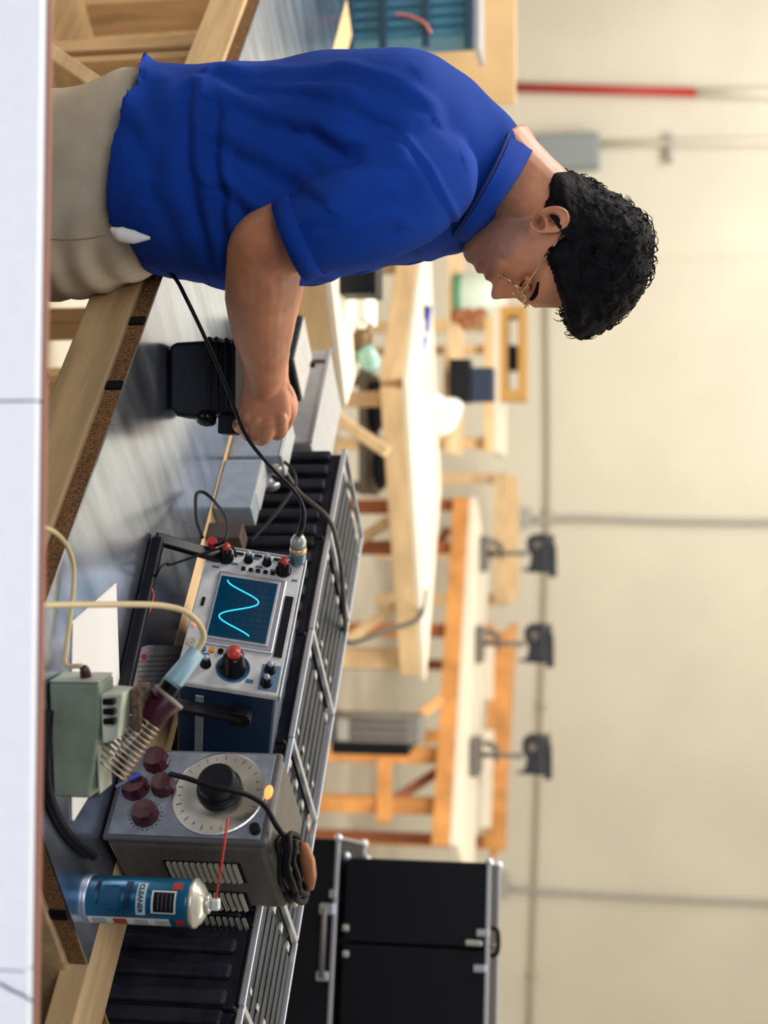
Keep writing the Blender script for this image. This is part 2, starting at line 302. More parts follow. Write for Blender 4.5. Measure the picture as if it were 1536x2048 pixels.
# ------------------------------------------------------------------ row of black ribbed cases behind the bench
RN = 1.757; RZ = 1.069; d0r = dn(PZ(877, 686, RZ))[0]; RW = .2125; RD = .238
rt = thing('low_table', 'low wooden table carrying the black cases behind the bench', 'table', B(-1.0, RN + .13, 0), Matrix.Rotation(BA, 3, 'Z'))
part('tabletop', bq(d0r - .5, d0r + 9 * RW, RN - .002, RN + .27, .575, .60), PINE, rt, bevel=.002)
for dd in (d0r - .45, d0r + 4 * RW, d0r + 8.7 * RW):
    for nn in (RN + .01, RN + .2): part('leg', bq(dd, dd + .05, nn, nn + .05, 0, .574), PINEV, rt, bevel=.002)
RB = Matrix.Rotation(BA, 3, 'Z')
rlab = ['leftmost black ribbed case with silver rim, beside the grey chassis', 'black ribbed case behind the round connector of the oscilloscope', 'black ribbed case directly behind the oscilloscope screen', 'black ribbed case behind the gap between oscilloscope and dial generator',
        'black ribbed case hidden mostly behind the dial generator', 'black ribbed case behind the louvred side of the generator', 'black ribbed case beside the back corner of the generator', 'black ribbed case at the right edge with silver rim and small latch']
def make_case(i):
    dd = d0r + i * RW
    t = thing('ribbed_case', rlab[i], 'case', B(dd + RW / 2, RN + RD / 2, .60), RB, 'row of black ribbed cases with silver rims')
    hw, hd, H = RW / 2 - .002, RD / 2, RZ - .60
    part('body', M().box(-hw, hw, -hd + .012, hd, 0, H - .012), RACKB, t, local=True, bevel=.004)
    for k in range(6):
        x = -hw + .012 + k * (2 * hw - .024) / 5
        part('rib', M().box(x - .011, x + .011, -hd, -hd + .013, .01, H - .025), RACKB, t, local=True, bevel=.005)
    tp = part('tray', M().box(-hw + .006, hw - .006, -hd + .008, hd - .008, H - .012, H - .008), BLACK, t, local=True)
    for k in range(7):
        y = -hd + .03 + k * .030
        raw('slat', M().box(-hw + .03, hw - .012, y, y + .018, H - .008, H - .002), RACKT, tp, local=True, bevel=.002)
        if k % 2 == 0: raw('label_strip', M().box(-hw + .012, -hw + .024, y, y + .014, H - .008, H - .004), PALE, tp, local=True)
    for k in range(4): raw('slot', M().box(hw - .040, hw - .032, -hd + .03 + k * .05, -hd + .042 + k * .05, H - .002, H - .0005), PALE, tp, local=True)
    r = .0042
    for nm, a, b in (('front_rim', (-hw, -hd, H), (hw, -hd, H)), ('side_rim', (-hw, -hd, H), (-hw, hd, H)), ('rear_rim', (-hw, hd, H), (hw, hd, H)), ('side_rim', (hw, -hd, H), (hw, hd, H))):
        part(nm, M().beam(a, b, .0055, .009), ALU, t, local=True, bevel=.0015)
    return t
cases = [make_case(i) for i in range(8)]
# silver lids standing a little proud at the case joints
# small black clamp on the rear rim
t = thing('rim_clip', 'small black clip with a pale end on the rear rim of the second case', 'clip', B(d0r + RW * 1.05, RN + RD, RZ + .008))
pc = PN(1115, 705, RN + RD + .0)
t2 = pc
part('body', M().box(pc.x - .008, pc.x + .008, pc.y - .006, pc.y + .006, RZ - .01, pc.z + .006), BLACK, t, bevel=.002)
part('end', M().box(pc.x - .007, pc.x + .007, pc.y - .005, pc.y + .005, pc.z + .0062, pc.z + .012), PALE, t, bevel=.001)
def boxat(name, label, cat, U0, U1, V0, V1, y, dp, material, bev=.004, group=None, lid=None):
    a, b = P(U0, V0, y), P(U1, V1, y); t = thing(name, label, cat, ((a.x + b.x) / 2, y + dp / 2, a.z), group=group)
    part('body', M().box(a.x, b.x, y, y + dp, a.z, b.z), material, t, bevel=bev)
    if lid: part('lid', M().box(a.x - .003, b.x + .003, y - .003, y + dp + .003, b.z + .0003, b.z + .012), lid, t, bevel=.002)
    return t
def yz(U, V, z=.9): return PZ(U, V, z).y
# ------------------------------------------------------------------ far-left blue rack & plywood
bt = thing('plywood_board', 'large plywood back board standing behind the bench at far left', 'board', (P(60, 850, 4.3).x, 4.3, 0))
a, b = P(-260, 560, 4.3), P(206, 1031, 4.3)
part('sheet', M().box(a.x, b.x, 4.3, 4.32, .0, b.z), PLY, bt, bevel=.002)
YR = 3.75; A, Bq, Cq = P(-120, 692, YR), P(106, 692, YR), P(106, 948, YR)
bt = thing('blue_rack', 'blue ribbed storage rack with dark rails at far left behind the man', 'rack', ((A.x + Bq.x) / 2, YR + .06, A.z))
part('body', M().box(A.x, Bq.x - .03, YR, YR + .13, A.z, Cq.z), BLUERACK, bt, bevel=.004)
for k in range(10): x = A.x + .014 + k * (Bq.x - A.x - .055) / 9; part('rib', M().box(x - .010, x + .010, YR - .008, YR - .0005, A.z + .002, Cq.z - .002), BLUERACK, bt, bevel=.004)
for V in (702, 768, 853, 938): z = P(60, V, YR).z; part('rail', M().box(A.x, Bq.x + (.0 if V < 900 else .01), YR - .022, YR - .009, z - .011, z + .011), BLUERACKD, bt, bevel=.002)
part('rim', M().box(A.x, Bq.x + .01, YR - .02, YR + .14, Cq.z + .0002, Cq.z + .016), ALU, bt, bevel=.002)
solo('pink_lead', 'pink wire lead hanging over the blue rack', 'wire', M().tube([P(28, 790, YR - .026), P(32, 820, YR - .028), P(45, 848, YR - .028), P(66, 862, YR - .026)], .004, 8), mat('pink_wire', (.6, .2, .16), .5), smooth=True)
solo('rack_table', 'low wooden stand under the blue rack', 'stand', M().box(A.x - .1, Bq.x + .02, YR - .03, YR + .3, 0, A.z - .001), PINE, bevel=.004)
boxat('black_box', 'small black box between the blue rack and the back of the shirt', 'box', 86, 104, 706, 760, 3.9, .1, BLACK)
# ------------------------------------------------------------------ background benches
def fbench(name, label, quad, z=.9, thick=.09, wood=FARPINE, legs=(), braces=(), top=CREAMTOP, legw=.05, legmat=None):
    c = [PZ(u, v, z) for u, v in quad]; ctr = sum(c, Vector()) / len(c); ctr.z = 0
    t = thing(name, label, 'workbench', ctr)
    part('tabletop', M().prism([(p.x, p.y) for p in c], z - .018, z), top, t, bevel=.002)
    n = len(c)
    for i in range(n):
        a, b = c[i], c[(i + 1) % n]; tt = (b - a).normalized(); inn = Vector((-tt.y, tt.x, 0))
        if inn.dot(Vector((ctr.x, ctr.y, 0)) - a) < 0: inn = -inn
        part('apron', M().slab([a + tt * .02 + inn * -.0 + Vector((0, 0, -.018 - thick)), b - tt * .02 + Vector((0, 0, -.018 - thick)), b - tt * .02 + inn * .035 + Vector((0, 0, -.018 - thick)), a + tt * .02 + inn * .035 + Vector((0, 0, -.018 - thick))], (0, 0, thick - .0005)), wood, t, bevel=.003)
    for p in legs:
        part('leg', M().box(p[0] - legw / 2, p[0] + legw / 2, p[1] - legw / 2, p[1] + legw / 2, 0, z - .018 - .001), legmat or wood, t, bevel=.003)
    for a, b in braces: part('brace', M().beam(a, b, .035, .07), legmat or wood, t, bevel=.003)
    return t
# bench D (middle distance, pale)
far = PZ(640, 905, ZB)
fb = fbench('pine_workbench', 'long pale pine workbench with mitred corner in the middle of the background', [(420, 857), (765, 815), (1361, 852), (978, 882)], legs=[], wood=FARPINE, thick=.075)
for U, V in ((1014, 800), (1096, 800)):
    p = PZ(U, 835, ZB); q = P(U, 800, p.y + .12); part('leg', M().box(q.x - .025, q.x + .025, q.y, q.y + .05, 0, .80), REDWOOD, fb, bevel=.003)
q = P(1318, 800, PZ(1318, 850, ZB).y + .04); part('leg', M().box(q.x - .035, q.x + .035, q.y, q.y + .05, 0, .80), FARPINE, fb, bevel=.003)
q = PZ(790, 818, ZB); part('leg', M().box(q.x - .02, q.x + .03, q.y + .06, q.y + .11, 0, .80), FARPINE, fb, bevel=.003)
q = PZ(520, 850, ZB); part('leg', M().box(q.x - .02, q.x + .03, q.y + .06, q.y + .11, 0, .80), FARPINE, fb, bevel=.003)
yy = PZ(1060, 835, ZB).y + .1
part('brace', M().beam(P(1085, 712, yy), P(1040, 782, yy), .035, .075, (0, 1, 0)), FARPINE, fb, bevel=.003)
part('brace', M().beam(P(1285, 690, yy + .08), P(1205, 800, yy + .08), .035, .05, (0, 1, 0)), FARPINE, fb, bevel=.003)
part('brace', M().beam(P(812, 640, 4.36), P(905, 775, 4.36), .035, .075, (0, 1, 0)), FARPINE, fb, bevel=.003)
# bench C (nearer, short)
cA, cB = PZ(400, 645, ZB), PZ(812, 693, ZB); dirC = (cB - cA).normalized(); nC = Vector((-dirC.y, dirC.x, 0))
t = thing('pine_side_bench', 'short pine bench behind the forearm carrying the caged lamp', 'workbench', (cA + cB) / 2 - Vector((0, 0, .9)))
cC, cD = cB + nC * .42, cA + nC * .42
part('tabletop', M().prism([(p.x, p.y) for p in (cA, cB, cC, cD)], .882, .9), CREAMTOP, t, bevel=.002)
part('apron', M().slab([cA + Vector((0, 0, -.1)), cB + Vector((0, 0, -.1)), cB + nC * .035 + Vector((0, 0, -.1)), cA + nC * .035 + Vector((0, 0, -.1))], (0, 0, .0815)), FARPINE, t, bevel=.003)
for p in (cA + dirC * .05 + nC * .06, cB - dirC * .06 + nC * .06, cC - dirC * .06 - nC * .06, cD + dirC * .06 - nC * .06): part('leg', M().box(p.x - .025, p.x + .025, p.y - .025, p.y + .025, 0, .881), FARPINE, t, bevel=.002)
zC = .9
def at_c(U, V): return PZ(U, V, zC)
# caged lamp
lp = PZ(672, 712, .9); t = thing('caged_lamp', 'bronze caged work lamp with pale green glass lying on the side bench', 'lamp', lp)
q0, q1, q2, q3 = P(632, 697, lp.y), P(665, 705, lp.y), P(692, 722, lp.y), P(735, 748, lp.y)
part('stem', M().tube([q0, P(648, 702, lp.y), q1], [.008, .014, .016], 10), BRONZE, t, smooth=True)
ax = (q3 - q1).normalized()
part('housing', M().lathe([(.0, 0), (.026, .004), (.040, .02), (.040, .035), (.030, .05), (.0, .052)], q1, ax, 16), BRONZE, t, smooth=True)
for k in range(5): an = 2 * PI * k / 5 + .3; u_ = ax.cross(Vector((0, 1, 0))).normalized(); v_ = ax.cross(u_); dd = u_ * math.cos(an) + v_ * math.sin(an); part('fin', M().cyl(q1 + ax * .02 + dd * .03, q1 + ax * .012 + dd * .055, .006, .003, 8), BRONZE, t)
part('glass_globe', M().lathe([(.0, .05), (.026, .052), (.029, .075), (.026, .1), (.014, .115), (.0, .118)], q1, ax, 20), mat('green_glass', (.45, .75, .62), .15, trans=.4), t, smooth=True)
# black boxes, papers etc. on the background benches
boxat('black_box', 'black box on the side bench just under the shirt sleeve', 'box', 528, 586, 678, 742, yz(560, 678), .1, BLACK, lid=BLACK)
solo('paper_stack', 'white folded papers on the side bench between black box and caged lamp', 'paper', M().box(P(588, 690, 3.6).x, P(640, 690, 3.6).x, 3.58, 3.75, .9003, .925), PAPER, bevel=.002)
# row of objects on bench D
yd = yz(845, 838)
boxat('black_box', 'upright black box on the far bench, left of the blue box and the white bag', 'box', 718, 803, 898, 940, 5.35, .12, BLACK)
boxat('blue_box', 'dark blue box standing above the black box on the far bench', 'box', 735, 801, 941, 986, 5.36, .1, DKBLUE)
m = M(); bm_c = P(825, 862, 5.25)
for k in range(7): m.ell(P(805 + k * 8, 868 + 30 * math.sin(k * 1.7) ** 2, 5.25 + .02 * (k % 3)), .035, .05, .045 + .01 * (k % 2), 10)
solo('white_bag', 'crumpled white bag beside the black box on the far bench', 'bag', m, PAPER, smooth=True)
solo('tan_shelf_unit', 'tan wooden frame on the far bench under the boxes', 'frame', M().box(P(690, 880, 5.5).x, P(905, 880, 5.5).x, 5.5, 5.56, .9, P(800, 905, 5.5).z), FARPINE, bevel=.004)
t = thing('timber_rack', 'long tan timber frame standing behind the far boxes', 'frame', P(700, 930, 6.6))
for V0, V1, U0, U1 in ((900, 925, 480, 905), (968, 985, 480, 905)):
    a, b = P(U0, V0, 6.6), P(U1, V1, 6.6); part('rail', M().box(a.x, b.x, 6.6, 6.65, a.z, b.z), FARPINE, t, bevel=.004)
a, b = P(480, 896, 6.1), P(905, 904, 6.1); part('shelf_board', M().box(a.x, b.x, 6.08, 6.64, a.z, P(592, 905, 6.2).z - .001), FARPINE, t, bevel=.003)
for U in (490, 700, 890):
    a = P(U, 900, 6.66); part('post', M().box(a.x - .02, a.x + .02, 6.66, 6.7, 0, P(U, 975, 6.66).z), FARPINE, t, bevel=.003)
m = M(); c = P(592, 950, 6.2)
t = thing('glass_jar', 'pale green glass jar on the far bench in front of the face', 'jar', P(592, 905, 6.2))
part('body', M().lathe([(0, 0), (.09, .003), (.10, .04), (.10, .16), (.06, .2), (.055, .22), (0, .221)], P(592, 905, 6.2), (0, 0, 1), 20), mat('pale_green_glass', (.62, .72, .60), .25), t, smooth=True)
part('band', M().lathe([(.1015, 0), (.103, .01), (.103, .02), (.1015, .03)], P(592, 912, 6.2), (0, 0, 1), 20), mat('green_band', (.07, .28, .16), .4), t, smooth=True)
m = M()
for k in range(7): m.ell(P(632 + random.uniform(-12, 25), 915 + k * 8, 6.15), .035, .03, .03, 8)
solo('brown_parts_heap', 'small heap of brown parts beside the glass jar', 'heap', m, mat('rust_brown', (.34, .13, .05), .7), smooth=True)['kind'] = 'stuff'
solo('blue_marker', 'bright blue marker lying on the pale bench, the upper of two', 'marker', M().cyl(P(612, 858, 4.95), P(665, 853, 4.95), .010, seg=10), BLUEW, smooth=True)
solo('blue_marker', 'bright blue marker lying on the pale bench, the lower of two', 'marker', M().cyl(P(672, 850, 4.9), P(712, 843, 4.9), .010, seg=10), BLUEW, smooth=True)
boxat('black_marker_box', 'tiny black box beside the blue markers', 'box', 607, 637, 838, 849, 4.9, .05, BLACK)
# dark blue things on the lower level seen under bench D
m = M().ell(P(812, 752, 5.0), .10, .06, .035, 16)
solo('dark_blue_bundle', 'dark blue cloth bundle under the pale bench, left one', 'bundle', m, DKBLUE, smooth=True)
m = M().ell(P(935, 762, 5.0), .085, .06, .03, 16)
solo('dark_blue_bundle', 'dark blue cloth bundle under the pale bench, beside the diagonal brace', 'bundle', m, DKBLUE, smooth=True)
t = thing('under_bench_stand', 'low grey stand under the pale bench holding dark bundles', 'stand', (P(870, 700, 5.0).x, 5.05, 0))
a, b = P(740, 738, 4.95), P(990, 738, 4.95)
part('deck', M().box(a.x, b.x, 4.9, 5.2, a.z - .03, a.z - .004), MIDGREY, t)
for x in (a.x + .03, b.x - .03): part('leg', M().box(x - .02, x + .02, 5.0, 5.04, 0, a.z - .031), MIDGREY, t)
# bench E (orange, with machines)
eq = [(994, 951), (1700, 914), (1700, 935), (994, 968)]
E0, E1 = PZ(994, 953, ZB), PZ(1690, 915, ZB)
dirE = (E1 - E0).normalized(); nE = Vector((-dirE.y, dirE.x, 0))
t = thing('orange_workbench', 'long orange stained workbench carrying three dark machines', 'workbench', (E0 + E1) / 2 - Vector((0, 0, .9)))
F0, F1 = E0 + nE * .8, E1 + nE * .8
part('tabletop', M().prism([(p.x, p.y) for p in (E0, E1, F1, F0)], .865, .9), CREAMTOP, t, bevel=.003)
part('apron', M().slab([E0 + Vector((0, 0, -.115)), E1 + Vector((0, 0, -.115)), E1 + nE * .04 + Vector((0, 0, -.115)), E0 + nE * .04 + Vector((0, 0, -.115))], (0, 0, .08)), ORANGE, t, bevel=.003)
def eleg(U, V1, n_=.05, w_=.06, mt=REDWOOD):
    s = (P(U, 900, 6.5)); r = ray(U, 850); k = (E0 + nE * n_).dot(nE) / r.dot(nE); p = EYE + r * k
    part('leg', M().box(p.x - w_ / 2, p.x + w_ / 2, p.y, p.y + w_, 0, .864), mt, t, bevel=.003); return p
for U in (1010, 1096): eleg(U, 0, .05)
eleg(1262, 0, .05); p1 = eleg(1513, 0, .05, .07, ORANGE); p2 = eleg(1615, 0, .05, .07, ORANGE); eleg(1680, 0, .72, .05); eleg(1330, 0, .7, .05)
yE = p2.y - .02
part('lower_rail', M().beam(P(1520, 770, p1.y - .02), P(1645, 768, p2.y - .04), .05, .06), ORANGE, t, bevel=.003)
part('brace', M().beam(P(1605, 780, p2.y + .1), P(1540, 880, p1.y + .1), .04, .07, (0, 1, 0)), REDWOOD, t, bevel=.003)
part('brace', M().beam(P(1440, 828, p1.y), P(1400, 880, p1.y + .1), .04, .07, (0, 1, 0)), ORANGE, t, bevel=.003)
part('brace', M().beam(P(1060, 895, 7.1), P(1130, 850, 7.0), .04, .07, (0, 1, 0)), REDWOOD, t, bevel=.003)
# bench F (orange, far)
G0, G1 = P(1255, 1000, 8.6), P(1700, 975, 8.3)
t = thing('orange_far_bench', 'orange timber bench at the far right against the wall', 'workbench', Vector(((G0.x + G1.x) / 2, 8.6, 0)))
part('tabletop', M().hexa([(G0.x, 8.3, .93), (G1.x, 8.1, .86), (G1.x, 8.8, .86), (G0.x, 9.0, .93), (G0.x, 8.3, .97), (G1.x, 8.1, .90), (G1.x, 8.8, .90), (G0.x, 9.0, .97)]), ORANGE, t, bevel=.003)
part('apron', M().beam(P(1262, 1000, 8.25), P(1700, 990, 8.05), .04, .13), ORANGE, t, bevel=.003)
part('lower_rail', M().beam(P(1285, 978, 8.2), P(1400, 975, 8.15), .04, .06), CREAMTOP, t, bevel=.003)
part('lower_rail', M().beam(P(1460, 976, 8.1), P(1655, 970, 8.0), .04, .07), CREAMTOP, t, bevel=.003)
for U in (1262, 1480, 1690): a = P(U, 950, 8.3); part('leg', M().box(a.x - .035, a.x + .035, 8.35, 8.42, 0, .86), ORANGE, t, bevel=.003)
part('brace', M().beam(P(1580, 925, 8.3), P(1545, 985, 8.3), .04, .06, (0, 1, 0)), ORANGE, t, bevel=.003)
# bench G (cream, far)
t = thing('cream_far_bench', 'pale timber bench in the distance left of the first machine', 'workbench', Vector((P(1070, 1000, 9.2).x, 9.3, 0)))
a, b = P(952, 1005, 9.2), P(1205, 1005, 9.2)
part('tabletop', M().box(a.x, b.x, 9.2, 9.7, .885, .93), FARPINE, t, bevel=.003)
part('apron', M().box(a.x, b.x, 9.16, 9.2, .80, .90), FARPINE, t, bevel=.003)
for U in (957, 1108, 1200): q = P(U, 950, 9.25); part('leg', M().box(q.x - .035, q.x + .035, 9.25, 9.32, 0, .884), FARPINE, t, bevel=.003)
# small orange crate / frame behind glasses
t = thing('orange_crate', 'amber coloured open crate on the far bench in front of the glasses', 'crate', P(700, 1000, 7.4))
for nm, c4 in (('rail', (612, 800, 1036, 1052)), ('rail', (612, 800, 1000, 1014)), ('end', (612, 630, 1014, 1036)), ('end', (780, 800, 1014, 1036))):
    a, b = P(c4[0], c4[2], 7.4), P(c4[1], c4[3], 7.4); part(nm, M().box(a.x, b.x, 7.4, 7.6, a.z, b.z), mat('amber_wood', (.55, .30, .08), .6), t, bevel=.003)
a, b = P(690, 1014, 7.45), P(740, 1034, 7.45); part('dark_block', M().box(a.x, b.x, 7.45, 7.55, a.z, b.z), BLACK, t, bevel=.003)
t = thing('pale_long_bench', 'pale bench top carrying the amber crate behind the far boxes', 'workbench', (P(650, 900, 7.4).x, 7.5, 0))
a, b = P(420, 980, 7.3), P(905, 995, 7.3); part('tabletop', M().box(a.x, b.x, 7.3, 7.9, a.z, P(700, 998, 7.35).z), CREAMTOP, t, bevel=.003)
for U in (450, 650, 885): q = P(U, 900, 7.4); part('leg', M().box(q.x - .03, q.x + .03, 7.4, 7.46, 0, a.z - .001), FARPINE, t)
# three machines on poles
for i, (U, Vt, s_, lab) in enumerate(((1107, 1112, 1.0, 'dark bench machine on a pole, leftmost of the three by the wall'), (1288, 1107, .96, 'dark bench machine on a pole, middle of the three by the wall'), (1512, 1103, .93, 'dark bench machine on a pole, rightmost of the three, above the orange braces'))):
    nn = .35; r = ray(U, 1000); k = (E0 + nE * nn).dot(nE) / r.dot(nE); base = EYE + r * k; yM = base.y; base.z = .9
    t = thing('bench_machine', lab, 'machine', base, group='dark machines on poles')
    def q(du, V): return P(U + du, V, yM)
    q0_ = q(0, Vt - 140).z
    part('base', M().box(q(-36, Vt - 150).x, q(36, Vt - 150).x, yM - .08, yM + .08, .901, q0_ if q0_ > .93 else .935), MACHG, t, bevel=.008)
    part('pole', M().cyl((q(0, Vt - 58).x, yM, .93), q(0, Vt - 58), .013, seg=12), MACHG, t, smooth=True)
    part('body', M().slab([q(-38, Vt - 48), q(-28, Vt - 60), q(-6, Vt - 58), q(4, Vt - 50), q(20, Vt - 52), q(38, Vt - 60), q(40, Vt - 14), q(-40, Vt - 16)], (0, .12, 0)), VISEM, t, bevel=.012)
    part('plate', M().slab([q(-38, Vt - 13), q(48, Vt - 15), q(48, Vt), q(-14, Vt - 1), q(-18, Vt - 5), q(-36, Vt - 5)], (0, .14, 0)), VISEM, t, bevel=.004)
    part('face_plate', M().cyl(q(-18, Vt - 38) - Vector((0, .012, 0)), q(-18, Vt - 38), .020, seg=16), MACHG, t)
    part('handle', M().cyl(q(30, Vt - 48), q(34, Vt - 70), .010, .005, 10), VISEM, t, smooth=True)
    part('bracket', M().slab([q(-24, Vt - 140), q(-12, Vt - 118), q(14, Vt - 114), q(16, Vt - 108), q(-18, Vt - 106), q(-30, Vt - 128)], (0, .04, 0)), MACHG, t, bevel=.004)
# grilled heater
t = thing('grilled_cabinet', 'grey grilled upright cabinet with a black side under the orange bench', 'cabinet', P(1465, 668, 5.2) * 1.0)
yH = 5.2; a, b = P(1432, 668, yH), P(1490, 840, yH); 
part('stand', M().box(a.x, b.x, yH, yH + .16, 0, a.z + .001), DKGREY, t)
part('body', M().box(a.x, b.x, yH, yH + .16, a.z + .002, b.z), MIDGREY, t, bevel=.008)
part('black_side', M().box(b.x + .0005, P(1508, 700, yH).x, yH - .01, yH + .17, a.z - .01, P(1490, 818, yH).z), BLACK, t, bevel=.006)
z0, z1 = P(1450, 700, yH).z, P(1450, 815, yH).z
for k in range(4): x = a.x + .012 + k * .030; part('grille_bar', M().box(x, x + .009, yH - .006, yH - .0005, z0, z1), DKGREY, t, bevel=.002)
part('front_label', M().box(a.x + .01, b.x - .01, yH - .004, yH - .0005, P(1450, 675, yH).z, P(1450, 697, yH).z), PALE, t, bevel=.002)
# cable to the back bench
solo('grey_cable', 'long grey cable crossing the black cases and rising to the pale bench', 'cable',
     M().tube([PN(940, 568, 1.70), PN(985, 598, 1.72), PN(1035, 655, 1.74) , PN(1085, 674, 1.76), PN(1150, 684, 1.80), PN(1240, 690, 1.9), P(1285, 700, 2.9), P(1262, 770, 3.8), P(1235, 838, 4.75), P(1180, 850, 4.95)], [.0045] * 6 + [.006, .008, .010, .010], 8, n=8), mat('olive_grey_cable', (.05, .046, .036), .5), smooth=True)
# ------------------------------------------------------------------ black flight cases at right
def flight(name, label, U0, V0, V1, y, wd, dp, zb, seams=(), U1=None):
    o = P(U0, V1, y); zt = o.z; o.z = zb; an = math.radians(-15)
    t = thing(name, label, 'flight case', o, Matrix.Rotation(an, 3, 'Z')); h = zt - zb
    xs_ = [0] + list(seams) + [wd]
    for x0, x1 in zip(xs_[:-1], xs_[1:]): part('shell', M().box(x0 + .002, x1 - .002, 0, dp, 0, h), BLACK, t, local=True, bevel=.005)
    for yy_ in (0, dp): part('edge', M().beam((0, yy_, h), (wd, yy_, h), .006, .009), ALU, t, local=True, bevel=.002)
    for x in (0, wd):
        part('edge', M().beam((x, 0, h), (x, dp, h), .006, .006), ALU, t, local=True, bevel=.002)
        for zz in (.002, h):
            for yy_ in (0, dp): part('corner_ball', M().ell((x, yy_, zz), .010, .010, .010, 10), ALU, t, local=True, smooth=True)
    def loc(U, V):   # point on the front face seen at a pixel
        r = ray(U, V); nrm = Vector((math.sin(-an), math.cos(an), 0)); nrm = Matrix.Rotation(an, 3, 'Z') @ Vector((0, 1, 0)); k = (o - EYE).dot(nrm) / r.dot(nrm); p = EYE + r * k
        return ROOTM[t.name].inverted() @ p
    return t, h, loc
solo('case_stand', 'plain dark stand under the flight cases', 'stand', M().slab([P(1690, 600, 3.10) * 1, P(2110, 600, 3.0), P(2110, 600, 3.3), P(1690, 600, 3.4)], (0, 0, .002)), BLACK)
bpy.data.objects['case_stand'].data.clear_geometry()
mst = M(); A_ = P(1680, 600, 3.06); RT = Matrix.Rotation(math.radians(-15), 3, 'Z')
mst.prism([(A_ + RT @ Vector(v)).xy for v in ((.01, .005, 0), (.48, .005, 0), (.48, .33, 0), (.01, .33, 0))], 0, .73)
bpy.data.objects['case_stand'].data.from_pydata([tuple(v) for v in mst.v], [], mst.f)
t, h, loc = flight('flight_case', 'lower black flight case with aluminium edges and long handle', 1676, 560, 677, 3.05, .50, .34, .7315)
def fbox(nm, c, hw, hh, m_, d=.01): part(nm, M().box(c.x - hw, c.x + hw, -d, -.0005, c.z - hh, c.z + hh), m_, t, local=True, bevel=.003)
a, b = loc(1818, 654), loc(1952, 644)
part('handle', M().tube([(a.x, -.001, a.z), (a.x, -.03, a.z), (b.x, -.03, a.z), (b.x, -.001, a.z)], .006, 8, smooth=False), DKGREY, t, local=True, smooth=True)
fbox('latch', loc(1818, 656), .012, .016, ALU, .016); fbox('latch', loc(1952, 646), .010, .013, ALU, .012); fbox('latch', loc(1788, 668), .009, .009, ALU)
t, h, loc = flight('flight_case', 'upper large black flight case standing on the lower one', 1724, 690, 978, 3.08, .46, .28, P(1676, 677, 3.05).z + .010, (P(1884, 900, 3).x - P(1724, 900, 3).x + .012,))
for U in (1856, 1908): fbox('latch', loc(U, 692), .007, .007, PALE)
for U, V in ((1866, 966), (1937, 960)): fbox('latch', loc(U, V), .008, .014, ALU)
fbox('latch', loc(1886, 948), .006, .018, PALE)
x0_ = loc(1855, 970).x; x1_ = loc(1915, 970).x
part('handle', M().tube([(x0_, .06, h + .003), (x0_ + .01, .06, h + .018), (x1_ - .01, .06, h + .018), (x1_, .06, h + .003)], .005, 8), RUB, t, local=True, smooth=True)
#@@NEAR@@
# ------------------------------------------------------------------ oscilloscope
SW, SH, SD, TILT = .250, .146, .20, math.radians(-13)
blp = PN(1090, 418, 1.503)
RS = Matrix.Rotation(BA, 3, 'Z') @ Matrix.Rotation(TILT, 3, 'X')
osc = thing('oscilloscope', 'portable oscilloscope showing a blue sine trace, tilted on its handle', 'oscilloscope', blp, RS)
lp_ = dict(local=True)
part('housing', M().box(.004, SW - .004, .012, SD, .004, SH - .004), NAVY, osc, local=True, bevel=.004)
part('front_panel', M().box(0, SW, 0, .012, 0, SH), PANELW, osc, local=True, bevel=.003)
bz = part('bezel', M().box(.19 * SW, .73 * SW, -.004, -.0003, .17 * SH, .86 * SH), ALU, osc, local=True, bevel=.003)
fr = part('bezel_recess', M().box(.215 * SW, .69 * SW, -.0052, -.0041, .19 * SH, .80 * SH), GREYL, osc, local=True, bevel=.001)
sx0, sx1, sz0, sz1 = .235 * SW, .675 * SW, .21 * SH, .775 * SH
part('screen', M().box(sx0, sx1, -.0062, -.0053, sz0, sz1), SCREEN, osc, local=True)
for k in range(1, 10): x = sx0 + (sx1 - sx0) * k / 10; part('graticule_line', M().box(x - .0002, x + .0002, -.0065, -.0063, sz0 + .002, sz1 - .002), GRAT, osc, local=True)
for k in range(1, 8): z = sz0 + (sz1 - sz0) * k / 8; part('graticule_line', M().box(sx0 + .002, sx1 - .002, -.0065, -.0063, z - .0002, z + .0002), GRAT, osc, local=True)
tr = []
for i in range(61):
    u = i / 60; f = .10 + .80 * u
    # peaks measured on the screen: starts low, rises to a crest, dips, and climbs off at the right
    y = .5 - .5 * math.cos(2 * PI * (u * 1.42)); tr.append(((sx0 + (sx1 - sx0) * (.07 + .86 * u)), -.0072, sz0 + (sz1 - sz0) * (.12 + .62 * y)))
part('trace', M().tube(tr, .00095, 6, smooth=False), TRACE, osc, local=True, smooth=True)
part('name_strip', M().box(.30 * SW, .74 * SW, -.0022, -.0003, .875 * SH, .955 * SH), BLACK, osc, local=True)
part('corner_rim', M().box(-.001, SW + .001, -.001, .014, SH, SH + .0025), GREYL, osc, local=True, bevel=.001)
part('side_rim', M().box(-.003, -.0002, -.001, .014, 0, SH), GREYL, osc, local=True, bevel=.001)
def knob(x, z, r, l, cap=None, m=BLACKG, nm='knob', flute=0):
    x *= SW; z *= SH
    k = part(nm, M().lathe([(r * 1.15, 0), (r * 1.15, l * .18), (r * .95, l * .25), (r * .86, l), (r * .5, l * 1.03), (0, l * 1.03)], (x, -.0004, z), (0, -1, 0), 20), m, osc, local=True, smooth=True)
    if cap: raw('cap', M().lathe([(r * .62, 0), (r * .6, l * .3), (0, l * .34)], (x, -.0004 - l * 1.04, z), (0, -1, 0), 16), cap, k, local=True, smooth=True)
